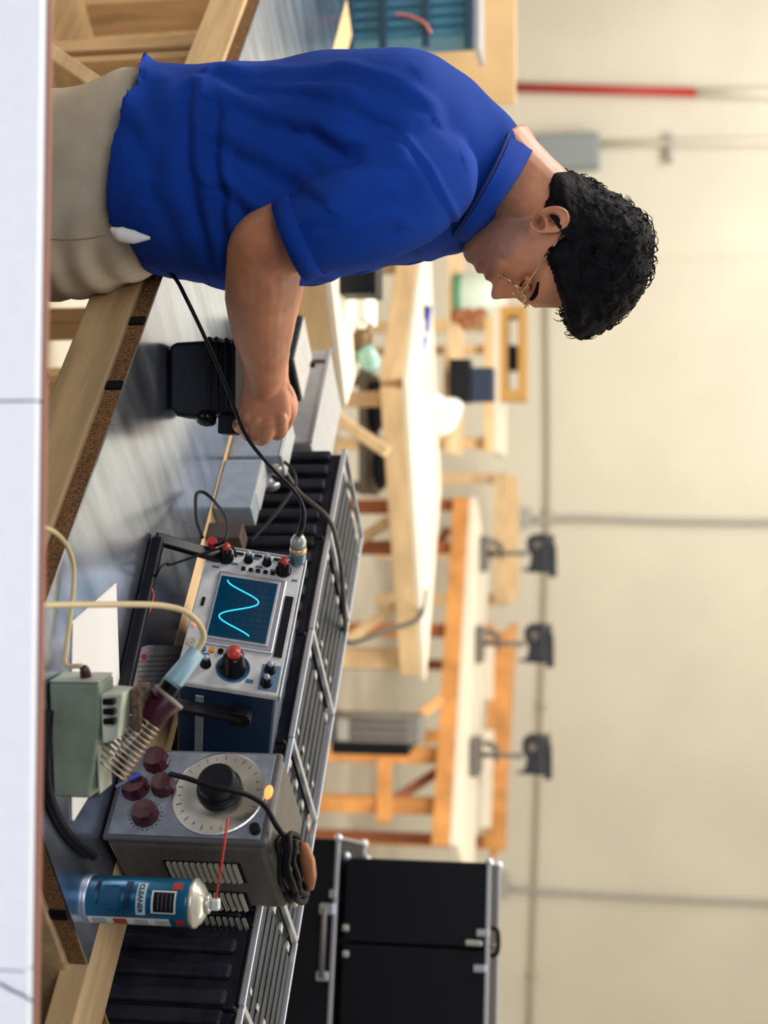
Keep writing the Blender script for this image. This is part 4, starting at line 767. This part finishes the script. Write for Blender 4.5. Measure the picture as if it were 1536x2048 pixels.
#@@MAN@@
# ------------------------------------------------------------------ the man
YC = 1.90; YH = 1.93
def sc(y): return (P(1025, 600, y) - P(1024, 600, y)).length
man = thing('person', 'man in a blue polo shirt, khaki trousers and wire glasses bending over the bench', 'person', (P(350, 200, YC).x, YC, 0))
def interp(rows, n):   # rows of tuples, catmull along first to last
    out = []
    R_ = [rows[0]] + rows + [rows[-1]]
    for i in range(1, len(R_) - 2):
        for k in range(n):
            t = k / n; a, b, c, d = R_[i - 1:i + 3]
            out.append(tuple(.5 * ((2 * b[j]) + (c[j] - a[j]) * t + (2 * a[j] - 5 * b[j] + 4 * c[j] - d[j]) * t * t + (3 * b[j] - a[j] - 3 * c[j] + d[j]) * t ** 3) for j in range(len(b))))
    out.append(rows[-1]); return out
def remesh(o, vox, it=4, fac=.5, disp=None):
    m = o.modifiers.new('r', 'REMESH'); m.mode = 'VOXEL'; m.voxel_size = vox; m.use_smooth_shade = True
    s_ = o.modifiers.new('s', 'SMOOTH'); s_.iterations = it; s_.factor = fac
    dg = bpy.context.evaluated_depsgraph_get(); me = bpy.data.meshes.new_from_object(o.evaluated_get(dg)); o.modifiers.clear()
    old = o.data; mats = [x for x in old.materials]; o.data = me
    if not me.materials:
        for x in mats: me.materials.append(x)
    if disp:
        nr = [v.normal.copy() for v in me.vertices]
        for v, n_ in zip(me.vertices, nr): v.co += n_ * disp(v.co, n_)
    me.shade_smooth(); return o
S = lambda y: sc(y)
def ring(V, ub, uf, hy, y0, n=48, p=2.3, Vf=None):
    s_ = sc(y0); out = []
    for j in range(n):
        th = 2 * PI * j / n; c, q = math.cos(th), math.sin(th)
        cc = math.copysign(abs(c) ** (2 / p), c); qq = math.copysign(abs(q) ** (2 / p), q)
        U = (ub + uf) / 2 + (uf - ub) / 2 * cc
        v = Vf(U) if Vf else V
        pt = P(U, v, y0); out.append(Vector((pt.x, y0 + hy * qq, pt.z)))
    return out
# shirt
def lerp_tab(tab, x):
    if x <= tab[0][0]: return tab[0][1]
    for (a, b), (c, d) in zip(tab[:-1], tab[1:]):
        if x <= c: return b + (d - b) * (x - a) / (c - a)
    return tab[-1][1]
HEM = [(60, 296), (120, 288), (150, 270), (185, 248), (230, 226), (300, 215), (400, 210), (455, 212), (468, 232), (490, 262), (515, 282), (560, 284)]
rows = [(345, 143, 552, .185), (400, 148, 564, .18), (450, 149, 568, .178), (500, 145, 571, .178), (560, 139, 568, .18), (620, 133, 556, .185), (680, 130, 540, .19), (740, 129, 530, .197), (800, 128, 523, .20),
        (850, 130, 512, .20), (890, 138, 498, .188), (930, 160, 482, .150), (965, 188, 462, .112), (1000, 220, 432, .080), (1025, 248, 408, .062), (1040, 268, 392, .05)]
rows = interp(rows, 5)
rings = []
def nearfix(rg, tab, t_):   # raise the near half so its hem shows where the photograph has it
    out = []
    for p in rg:
        if p.y < YC: Up = 1024 + FPX * p.x / (p.y * CF.y + (CAMH - p.z) * -CF.z); q = P(Up, lerp_tab(tab, Up), p.y); z0_ = P(345, 345, YC).z; p = Vector((p.x, p.y, q.z * (1 - t_) + z0_ * t_))
        out.append(p)
    return out
for t_ in (0, .25, .5, .75):
    rings.append(nearfix(ring(0, 120 + 23 * t_, 545 + 6 * t_, .187, YC, Vf=lambda U, t=t_: lerp_tab(HEM, U) * (1 - t) + 345 * t), HEM, t_))
rings += [ring(V, a, b, hy, YC) for V, a, b, hy in rows]
sh = M().loft(rings)
def slv(y0, pts):
    P_ = [P(U, V, y) for V, U, y, r in pts]; R_ = [r * sc(y) for V, U, y, r in pts]; return P_, R_
nearS = [(890, 318, 1.80, 70), (860, 345, 1.775, 104), (800, 382, 1.75, 116), (730, 420, 1.74, 110), (660, 450, 1.735, 97), (612, 470, 1.735, 84), (584, 482, 1.735, 79)]
P_, R_ = slv(0, nearS); sh.tube(P_, R_, 28, n=5)
farS = [(890, 330, 2.02, 70), (850, 350, 2.05, 100), (780, 385, 2.07, 110), (700, 425, 2.08, 92), (650, 452, 2.08, 80)]
P2, R2 = slv(0, farS); sh.tube(P2, R2, 28, n=5)
CREASES = [([(190, 380), (300, 383), (420, 392), (520, 400), (560, 396)], .0075, .0065), ([(240, 446), (350, 437), (460, 441), (565, 455)], .0075, .0060), ([(150, 430), (178, 500), (200, 600), (232, 700), (285, 790)], .008, .0048),
           ([(150, 470), (163, 580), (172, 680), (195, 780), (238, 850)], .008, .0042), ([(220, 450), (262, 540), (300, 630), (330, 720)], .009, .0045), ([(300, 455), (352, 540), (392, 610), (430, 660)], .009, .0045),
           ([(400, 450), (440, 500), (455, 560)], .010, .0050), ([(180, 300), (260, 330), (340, 322)], .012, .0035), ([(250, 250), (330, 300), (430, 330), (520, 330)], .012, .0035), ([(292, 770), (318, 826), (360, 862), (405, 884), (440, 902)], .0035, .0028),
           ([(500, 640), (470, 720), (430, 790)], .010, .0035), ([(520, 650), (505, 720), (480, 800)], .008, .0030), ([(290, 640), (330, 720), (350, 790)], .010, .0060), ([(185, 860), (235, 900), (285, 915)], .012, .002)]
CRZ = [([Vector((P(U, V, YC - .15).x, P(U, V, YC - .15).z)) for U, V in pl], w_, d_) for pl, w_, d_ in CREASES]
def fold(co, n_):
    x, y, z = co.x, co.y, co.z
    c = noise.noise(Vector((x * 7, y * 7, z * 11))) * .007 + noise.noise(Vector((x * 24 + z * 14, y * 18, z * 9))) * .0022
    q = Vector((x, z)); tot = 0
    if y < YC + .05:
        jit = noise.noise(Vector((x * 16, 3, z * 16))) * .010
        for pl, w_, d_ in CRZ:
            best = 9
            for a, b in zip(pl[:-1], pl[1:]):
                ab = b - a; t_ = max(0, min(1, (q - a).dot(ab) / ab.dot(ab))); dd = (q - a - ab * t_); L = dd.length
                if L < best: best = L; sg = 1 if ab.cross(dd) > 0 else -1
            e = best * sg + (jit if d_ > .003 else 0)
            if abs(e) < w_ * 5: tot += -d_ * math.exp(-(e / w_) ** 2) + d_ * .75 * math.exp(-((e - w_ * 2.1) / (w_ * 1.2)) ** 2)
    else: tot = math.sin(z * 90) * .002
    return c + tot
ROOTI = ROOTM[man.name]
def off(co, n_): return fold(co + man.location, n_)
shirt = part('polo_shirt', sh, SHIRT, man); remesh(shirt, .0042, 5, .6, off)
# cuffs, collar, seams
ax_ = (P_[-1] - P_[-2]).normalized()
def band(nm, c0_, c1_, r0, r1, th, parent, m_=SHIRT, seg=36):
    c0_, c1_ = Vector(c0_), Vector(c1_); t_ = (c1_ - c0_).normalized(); u = t_.cross(Vector((0, 1, 0))).normalized(); v = t_.cross(u); rg = []
    for c, r in ((c0_, r0), (c0_, r0 + th), (c1_, r1 + th), (c1_, r1)): rg.append([c + (u * math.cos(2 * PI * j / seg) + v * math.sin(2 * PI * j / seg)) * r for j in range(seg)])
    rg.append(rg[0]); return raw(nm, M().loft(rg, cap=False), m_, parent, smooth=True)
band('cuff', P_[-1] - ax_ * .022, P_[-1] + ax_ * .004, R_[-1] * 1.06, R_[-1] * .99, .0035, shirt)
def loopring(pb, pf, hy, y0, n=48):   # tilted loop through back and front picture points (U,V)
    a, b = P(pb[0], pb[1], y0), P(pf[0], pf[1], y0); c = (a + b) / 2; h = (b - a) / 2
    return [c + h * math.cos(2 * PI * j / n) + Vector((0, hy * math.sin(2 * PI * j / n), 0)) for j in range(n)]
def loop3(pb, pf, pn, hy, n=48):   # loop through back, front and a near-side picture point (U,V)
    a, b = P(*pb, YC), P(*pf, YC); c = (a + b) / 2; h = (b - a) / 2; nr = P(*pn, YC - hy) - c; out = []
    for j in range(n):
        th = 2 * PI * j / n; s1 = math.sin(th); v = Vector((nr.x, -nr.y if s1 > 0 else nr.y, nr.z)) * abs(s1)
        out.append(c + h * math.cos(th) + v)
    return out
low = loop3((258, 1020), (474, 900), (374, 974), .118); mid = loop3((272, 1046), (480, 914), (386, 992), .108); top = loop3((284, 1068), (480, 930), (398, 1008), .092); inn = loop3((291, 1060), (472, 932), (402, 1000), .086); inl = loop3((285, 1010), (455, 905), (380, 960), .086)
raw('collar', M().loft([low, mid, top, inn, inl], cap=False), SHIRT, shirt, smooth=True)
low2 = loop3((252, 1018), (476, 896), (370, 970), .121)
raw('collar_seam', M().tube(low2 + [low2[0]], .0020, 6, smooth=False), mat('dark_blue_seam', (.006, .022, .12), .9), shirt, smooth=True)
# trousers
pr = [(322, 160, 515, .165), (290, 150, 538, .172), (250, 168, 553, .178), (200, 184, 573, .18), (150, 190, 588, .18), (100, 192, 597, .178), (50, 196, 598, .175), (10, 205, 590, .172)]
tr_ = M().loft([ring(V, a, b, hy * .9, YC, p=2.3) for V, a, b, hy in interp(pr, 4)])
hipN, hipF = P(330, 60, 1.80), P(425, 60, 1.93)
tr_.tube([hipN, Vector((hipN.x - .01, 1.76, .5)), Vector((hipN.x - .03, 1.76, .12))], [.105, .078, .062], 24, n=4)
tr_.tube([hipF, Vector((hipF.x - .02, 1.90, .5)), Vector((hipF.x - .04, 1.90, .12))], [.105, .078, .062], 24, n=4)
def pf(co, n_):
    w_ = co + man.location; f_ = math.exp(-((w_.x - P(540, 200, 1.8).x) / .07) ** 2)
    return math.sin((w_.z * .9 + w_.x * .35) * 190 + 2 * noise.noise(w_ * 6)) * .0030 * f_ + noise.noise(w_ * 9) * .006
trs = part('trousers', tr_, KHAKI, man); remesh(trs, .006, 4, .5, pf)
raw('pocket_lining', M().tube([P(458, 222, 1.745), P(468, 240, 1.745), P(474, 268, 1.75), P(476, 300, 1.76)], [.003, .010, .009, .002], 12), PAPER, trs, smooth=True)
raw('seam', M().tube([P(470, 215, 1.748), P(478, 170, 1.745), P(480, 130, 1.745), P(478, 90, 1.745)], .0012, 6), mat('khaki_seam', (.30, .22, .14), .9), trs, smooth=True)
for nm, hx_, y_ in (('near', hipN.x - .03, 1.76), ('far', hipF.x - .04, 1.90)):
    s_ = part('shoe', M().loft([[Vector((hx_ + .03 + lx + 0, y_ + wy * math.cos(2 * PI * j / 16), .001 + hh * (.5 + .5 * math.sin(2 * PI * j / 16)))) for j in range(16)] for lx, wy, hh in ((-.11, .01, .04), (-.10, .035, .08), (-.04, .042, .11), (.04, .045, .09), (.11, .045, .06), (.155, .03, .045), (.165, .01, .02))]), mat('brown_leather', (.09, .045, .025), .5), man, smooth=True)
# ---- body: torso core, neck, head, arms and hands in one continuous mesh
bd = M()
bd.loft([ring(V, a + 14, b - 14, hy * .9, YC) for V, a, b, hy in rows if V > 360])
s_ = sc(YC)
bd.tube([P(330, 985, YC), P(352, 1010, YC), P(385, 1050, YC + .01), P(425, 1095, YH)], [100 * s_, 92 * s_, 84 * s_, 84 * s_], 28)
fU, fV = (.839, -.545), (.545, .839)
sh_ = sc(YH)
def HP(g, h, lat=0):
    U = 445 + g * fU[0] + h * fV[0]; V = 1100 + g * fU[1] + h * fV[1]
    p = P(U, V, YH); return Vector((p.x, YH + lat * sh_, p.z))
def NP_(U, V, lat):   # point whose near-side twin shows at picture (U, V)
    p = P(U, V, YH - abs(lat) * sh_); return Vector((p.x, YH + lat * sh_, p.z))
def gh(U, V): U -= 445; V -= 1100; return U * fU[0] + V * fU[1], U * fV[0] + V * fV[1]
prof = [(-124, 128), (-118, 138), (-109, 150), (-96, 157), (-85, 154), (-79.6, 156.7), (-72, 162), (-66.9, 165), (-60, 162), (-57.6, 154), (-54, 160), (-50, 165), (-44, 167), (-40.6, 164), (-32, 164), (-27, 168), (-24, 178), (-21, 186), (-15, 192), (-8, 191), (0, 184.5), (23, 167), (36, 162), (50, 160), (62, 158), (80, 150), (93.5, 142), (118.6, 127), (140, 105), (158, 70), (168, 30)]
base = [(-124, 124), (-109, 146), (-96, 153), (-79, 152), (-66, 157), (-57, 152), (-50, 157), (-40, 158), (-27, 154), (-15, 150), (0, 147), (23, 143), (36, 144), (50, 152), (62, 157), (80, 150), (93.5, 142), (118.6, 127), (140, 105), (158, 70), (168, 30)]
wid = [(-124, 22), (-118, 40), (-109, 52), (-90, 66), (-60, 79), (-20, 89), (20, 93), (60, 98), (90, 98), (120, 92), (145, 74), (160, 48), (168, 20)]
bck = [(-124, 70), (-110, 36), (-85, 8), (-60, -20), (-20, -72), (20, -95), (60, -104), (100, -102), (130, -86), (150, -55), (160, -20), (168, 10)]
hs = sorted(set([-124, -121, -118] + [h for h in range(-115, 165, 3)] + [-58, -56, 165, 168])); rg = []
for h in hs:
    bf, pf_, wd_, bk = lerp_tab(base, h), lerp_tab(prof, h), lerp_tab(wid, h), lerp_tab(bck, h)
    extra = pf_ - bf; gm = bk + (bf - bk) * .48; r_ = []
    for j in range(120):
        th = 2 * PI * j / 120; c, q = math.cos(th), math.sin(th)
        pw = .80 if h < -20 else .92
        g = gm + ((bf - gm) if c > 0 else (gm - bk)) * math.copysign(abs(c) ** pw, c); lat = wd_ * math.copysign(abs(q) ** .92, q)
        if c > 0:
            sig = 15 if -30 < h < 40 else 22
            if -30 < h < 2: sig = 15 + 8 * math.exp(-((h + 12) / 12) ** 2)
            g += extra * math.exp(-(lat / sig) ** 2 if abs(lat) < 60 else -20)
            g -= 17 * math.exp(-((abs(lat) - 42) / 20) ** 2 - ((h - 34) / 15) ** 2)      # eye sockets
            g += 6 * math.exp(-((abs(lat) - 55) / 22) ** 2 - ((h - 2) / 22) ** 2)         # cheek bones
            g += 5 * math.exp(-((abs(lat) - 36) / 22) ** 2 - ((h - 62) / 9) ** 2)         # brow
            g -= 5 * math.exp(-(lat / 34) ** 2 - ((h + 57.5) / 2.5) ** 2)                 # mouth line
        r_.append(HP(g, h, lat))
    rg.append(r_)
bd.loft(rg)
# lids / eyes handled apart; ears
def ear(side):
    ca = (441, 1099); ax2 = Vector((-18, 78)).normalized(); bx = Vector((ax2.y, -ax2.x)); rr = []
    tab = [(0, -7), (.18, -7), (.34, -5), (.46, 3), (.58, 7), (.68, 6), (.76, 1), (.86, 7), (.95, 10), (1.02, 5), (1.0, -5), (.80, -16), (0.3, -20)]
    for rr_, hh in tab:
        r_ = []
        for j in range(48):
            th = 2 * PI * j / 48; a, b = math.cos(th), math.sin(th)
            la = 41 * (1.0 if a > 0 else 1.02) * a; lb = 27 * b * (1 + .16 * a)
            hloc = hh
            if b > .3 and .3 < rr_ < 1.05: hloc = hh * (1 - .55 * (b - .3))
            if a < -.6 and rr_ < .9: hloc = 4
            pt = ax2 * la * rr_ + bx * lb * rr_; U = ca[0] + pt.x; V = ca[1] + pt.y
            lat = 110 + hloc * 1.35 + 12 * max(0, -b) * rr_
            r_.append(NP_(U, V, lat * side))
        rr.append(r_)
    bd.loft(rr)
ear(-1); ear(1)
# arms
def limb(pts, seg=22):
    bd.tube([P(U, V, y) for V, U, y, r in pts], [r * sc(y) for V, U, y, r in pts], seg, n=5)
limb([(850, 350, 1.80, 70), (740, 412, 1.76, 74), (640, 455, 1.755, 72), (560, 478, 1.755, 73), (528, 500, 1.765, 72), (527, 540, 1.785, 76), (522, 600, 1.82, 72), (524, 660, 1.86, 62), (528, 700, 1.885, 52), (529, 735, 1.92, 42), (530, 765, 1.945, 32), (530, 800, 1.965, 20)])
limb([(850, 350, 2.02, 68), (740, 400, 2.05, 70), (640, 445, 2.07, 66), (578, 480, 2.08, 64), (562, 520, 2.09, 60), (556, 580, 2.11, 50), (548, 650, 2.14, 42), (540, 720, 2.16, 36), (536, 760, 2.17, 34)])
def hand(o, yo, k=1.0, fl=1):
    def Q(U, V, dy): return P(o[0] + (U - 800) * k, o[1] + (V - 528) * k, yo + dy * fl)
    s2 = sc(yo) * k
    # palm as a loft of flattened rings
    rg_ = []
    for U, V, hv, hy, dy in ((690, 528, 40, 40, -.078), (710, 528, 46, 46, -.062), (732, 529, 43, 41, -.040), (752, 529, 42, 38, -.020), (778, 530, 45, 34, -.004), (798, 531, 49, 31, .002), (820, 530, 53, 27, .004), (838, 529, 53, 24, .008), (850, 528, 47, 19, .014), (856, 528, 36, 11, .018)):
        rg_.append([Q(U, V + hv * math.cos(2 * PI * j / 28), dy) + Vector((0, hy * s2 * math.sin(2 * PI * j / 28), 0)) for j in range(28)])
    bd.loft(rg_)
    for pts, rs in (
        ([(838, 563, .000), (858, 562, .008), (868, 556, .028), (866, 548, .048), (856, 543, .058)], [15, 14.5, 13.5, 12.5, 10.5]),
        ([(842, 540, -.004), (866, 535, .002), (879, 525, .016), (878, 514, .038), (868, 508, .052)], [15.5, 15, 14, 13, 11]),
        ([(840, 515, -.003), (862, 508, .004), (871, 499, .020), (867, 491, .040), (857, 488, .050)], [15, 14, 13, 12, 10]),
        ([(832, 494, .000), (850, 487, .008), (856, 480, .022), (852, 474, .038), (844, 473, .046)], [13, 12.5, 11.5, 10.5, 9]),
        ([(780, 556, .014), (806, 574, .026), (830, 578, .040), (850, 570, .052), (860, 560, .060)], [19, 16.5, 14.5, 13.5, 11])):
        bd.tube([Q(*p) for p in pts], [r * s2 for r in rs], 14, n=4)
    for U, V in ((840, 563), (845, 540), (842, 515), (834, 494)): bd.ell(Q(U, V, -.004), 15 * s2, 12 * s2, 13 * s2, 10)
hand((800, 528), 1.965); hand((790, 536), 2.19, .93, -1)
def skind(co, n_): w_ = co + man.location; return noise.noise(w_ * 35) * .0007 + noise.noise(w_ * 90) * .0003
body = part('body', bd, SKIN, man); remesh(body, .0026, 3, .5, skind)
# stubble and lips: the skin's own colour
st_ = body.data.attributes.new('stubble', 'FLOAT', 'POINT'); lp_a = body.data.attributes.new('lip', 'FLOAT', 'POINT')
sv, lv = [], []
for v in body.data.vertices:
    w_ = v.co + man.location; dpt = YH * CF.y + (w_.z - CAMH) * CF.z; U = 1024 + FPX * w_.x / dpt; V = 768 + FPX * (YH * CU.y + (w_.z - CAMH) * CU.z) / dpt
    g, h = gh(U, V); lat = (w_.y - YH) / sh_; a = 0; b = 0
    if w_.z > 1.3 and U > 330:
        a = max(0, min(1, (-h - 8 + .0) / 22)) * max(0, min(1, (g - 8) / 30)) * max(0, min(1, (150 + h) / 25))
        if h > -44: a *= max(0, min(1, (-h - 26) / 14)) if g > 120 else 1
        b = math.exp(-((h + 58) / 9) ** 2 - (lat / 26) ** 4) if g > 140 else 0
    sv.append(a * (1 - b)); lv.append(b)
st_.data.foreach_set('value', sv); lp_a.data.foreach_set('value', lv)
nt = SKIN.node_tree; bs = nt.nodes['Principled BSDF']; src = bs.inputs['Base Color'].links[0].from_socket
for at_, colr, fac in (('stubble', (.15, .085, .075, 1), .62), ('lip', (.40, .09, .075, 1), .7)):
    an_ = nt.nodes.new('ShaderNodeAttribute'); an_.attribute_name = at_; mx = nt.nodes.new('ShaderNodeMix'); mx.data_type = 'RGBA'; ml = nt.nodes.new('ShaderNodeMath'); ml.operation = 'MULTIPLY'; ml.inputs[1].default_value = fac
    nt.links.new(an_.outputs['Fac'], ml.inputs[0]); nt.links.new(ml.outputs[0], mx.inputs[0]); nt.links.new(src, mx.inputs[6]); mx.inputs[7].default_value = colr; src = mx.outputs[2]
nt.links.new(src, bs.inputs['Base Color'])
# eyes, brows, nails
for s__ in (-1, 1):
    e = part('eye', M().ell(HP(124, 33, 40 * s__), 11 * sh_, 11 * sh_, 10 * sh_, 14), SKIN, man, smooth=True)
    raw('lashes', M().tube([HP(138, 26, 26 * s__), HP(142, 25, 36 * s__), HP(141, 25, 48 * s__), HP(130, 29, 61 * s__)], [.8 * sh_, 1.5 * sh_, 1.6 * sh_, .8 * sh_], 6), HAIR, e, smooth=True)
    part('eyelid', M().tube([HP(138, 33, 26 * s__), HP(141, 38, 36 * s__), HP(139, 38, 48 * s__), HP(130, 33, 60 * s__)], [2.5 * sh_, 6 * sh_, 6 * sh_, 3 * sh_], 8), SKIN, man, smooth=True)
    part('eyebrow', M().tube([HP(153, 52, 16 * s__), HP(149, 58, 34 * s__), HP(139, 60, 54 * s__), HP(121, 55, 72 * s__)], [2 * sh_, 5 * sh_, 5 * sh_, 2 * sh_], 8), HAIR, man, smooth=True)
# hair
HC = (490, 1142)
poly = [(618, 1127), (634, 1128), (652, 1136), (668, 1150), (674, 1166), (664, 1190), (646, 1230), (618, 1260), (580, 1287), (530, 1304), (480, 1309), (440, 1296), (415, 1272), (393, 1240), (369, 1200), (349, 1160), (341, 1125), (345, 1103), (358, 1094), (378, 1098), (395, 1093), (414, 1085), (420, 1092), (420, 1112), (432, 1132), (452, 1140), (470, 1134), (480, 1116), (496, 1098), (511, 1087), (528, 1096), (552, 1106), (585, 1116)]
def Rphi(ph):
    dx, dy = math.cos(ph), math.sin(ph); best = 30
    for (x1, y1), (x2, y2) in zip(poly, poly[1:] + poly[:1]):
        x1_, y1_, x2_, y2_ = x1 - HC[0], y1 - HC[1], x2 - HC[0], y2 - HC[1]
        den = dx * (y2_ - y1_) - dy * (x2_ - x1_)
        if abs(den) < 1e-9: continue
        t_ = (x1_ * (y2_ - y1_) - y1_ * (x2_ - x1_)) / den; u = (x1_ * dy - y1_ * dx) / den
        if t_ > 0 and -1e-6 <= u <= 1.000001: best = max(best, t_) if best > 30 else t_
    return best
NP, NL = 220, 110; rg = []
for i in range(NL + 1):
    lam = -PI / 2 + PI * i / NL; r_ = []
    for j in range(NP):
        ph = 2 * PI * j / NP; R_1 = Rphi(ph); deg = math.degrees(ph) % 360
        low_ = 1 if (190 < deg < 348) else 0
        # smooth switch between boxy hairline zone and rounded crown
        d1 = min(abs((deg - 269 + 180) % 360 - 180), 120); wgt = 1 / (1 + math.exp((d1 - 82) / 7)); p_ = 2.15 + 4.4 * wgt; R_1 += wgt * (4.5 * noise.noise(Vector((deg * .22, 1, lam * 3))) + 3 * noise.noise(Vector((deg * .9, 5, lam * 9))))
        W_ = 116
        ce, se = abs(math.cos(lam)), abs(math.sin(lam)); r = 1 / ((ce / R_1) ** p_ + (se / W_) ** p_) ** (1 / p_)
        U = HC[0] + math.cos(ph) * r * ce; V = HC[1] + math.sin(ph) * r * ce; lat = r * math.sin(lam)
        n3 = Vector((U * .045, V * .045, lat * .045)); k = 1 + (.035 * noise.noise(n3) + .02 * noise.noise(n3 * 2.6)) * (1 - .6 * wgt)
        U = HC[0] + (U - HC[0]) * k; V = HC[1] + (V - HC[1]) * k; lat *= k
        r_.append(NP_(U, V, lat))
    rg.append(r_)
hair = part('hair', M().loft(rg), HAIR, man, smooth=True)
cm = M()
for k in range(560):
    ph = math.radians(random.uniform(-8, 200)); lam = random.gauss(0, .5)
    if abs(lam) > 1.35: continue
    R_1 = Rphi(ph % (2 * PI)); ce, se = math.cos(lam), abs(math.sin(lam)); r = 1 / ((ce / R_1) ** 2.15 + (se / 116) ** 2.15) ** (1 / 2.15) * .985
    def at(rr, dph, dl):
        U = HC[0] + math.cos(ph + dph) * rr * math.cos(lam + dl); V = HC[1] + math.sin(ph + dph) * rr * math.cos(lam + dl); return NP_(U, V, rr * math.sin(lam + dl))
    amp = random.uniform(1, 6) * (1.9 if 60 < math.degrees(ph) < 125 else 1); w1 = random.choice((-1, 1)) * random.uniform(.05, .10)
    cm.tube([at(r - 4, 0, 0), at(r + amp * .7, w1 * .25, .03), at(r + amp * 1.2, w1 * .7, .05), at(r + amp * 1.3, w1 * 1.2, .02), at(r + amp * .7, w1 * 1.7, 0)] if k % 3 else [at(r - 4, 0, 0), at(r + amp, w1 * .4, .03), at(r + amp * 1.2, w1, .05), at(r + amp * .4, w1 * 1.3, .02), at(r - 2, w1 * 1.1, 0)], [1.6 * sh_, 1.3 * sh_, 1.0 * sh_, .8 * sh_, .5 * sh_], 5, n=3)
for k in range(26):   # loose fringe curls
    u0 = random.uniform(622, 668); v0 = lerp_tab([(622, 1130), (640, 1131), (668, 1152)], u0); lt = random.uniform(-60, 60); L_ = random.uniform(4, 15)
    q_ = [HP(*gh(u0, v0 + 5), lt), HP(*gh(u0 - 3, v0 - L_ * .6), lt), HP(*gh(u0 - 9, v0 - L_), lt + 4), HP(*gh(u0 - 14, v0 - L_ * .4), lt + 6), HP(*gh(u0 - 12, v0 + 3), lt + 6)]
    cm.tube(q_, [1.2 * sh_, 1.1 * sh_, .9 * sh_, .7 * sh_, .5 * sh_], 5, n=3)
cr_ = raw('curls', cm, HAIR, hair, smooth=True); cr_['kind'] = 'stuff'
# glasses
gl = part('glasses', M().tube([HP(*gh(607, 1048), -12), HP(*gh(612, 1054), 0), HP(*gh(607, 1048), 12)], .0013, 6), GOLD, man, smooth=True)
def rim(side):
    top_, bot_ = Vector((606, 1054)), Vector((560, 1001)); c = (top_ + bot_) / 2; h = (top_ - bot_) / 2; pts = []
    for j in range(33):
        th = 2 * PI * j / 32; a = math.copysign(abs(math.sin(th)) ** .8, math.sin(th)); b = math.copysign(abs(math.cos(th)) ** .8, math.cos(th))
        lat = (44 + 34 * b) * side; q_ = c + h * a + Vector((-.06, .04)) * (abs(lat) - 40) * 2
        pts.append(HP(*gh(q_.x, q_.y), lat))
    return pts
for s__ in (-1, 1):
    rp = rim(s__); rm_ = raw('rim', M().tube(rp, .0011, 6, smooth=False), GOLD, gl, smooth=True)
    raw('lens', M().add(rp[:-1], [tuple(range(32))]), mat('lens_glass', (.95, .95, .97), .03, trans=1.0, alpha=.25), gl)
    raw('temple', M().tube([NP_(592, 1040, 78 * s__), NP_(580, 1045, 93 * s__), NP_(545, 1070, 102 * s__), NP_(512, 1094, 106 * s__), NP_(460, 1130, 108 * s__)], .0012, 6, smooth=False), GOLD, gl, smooth=True)
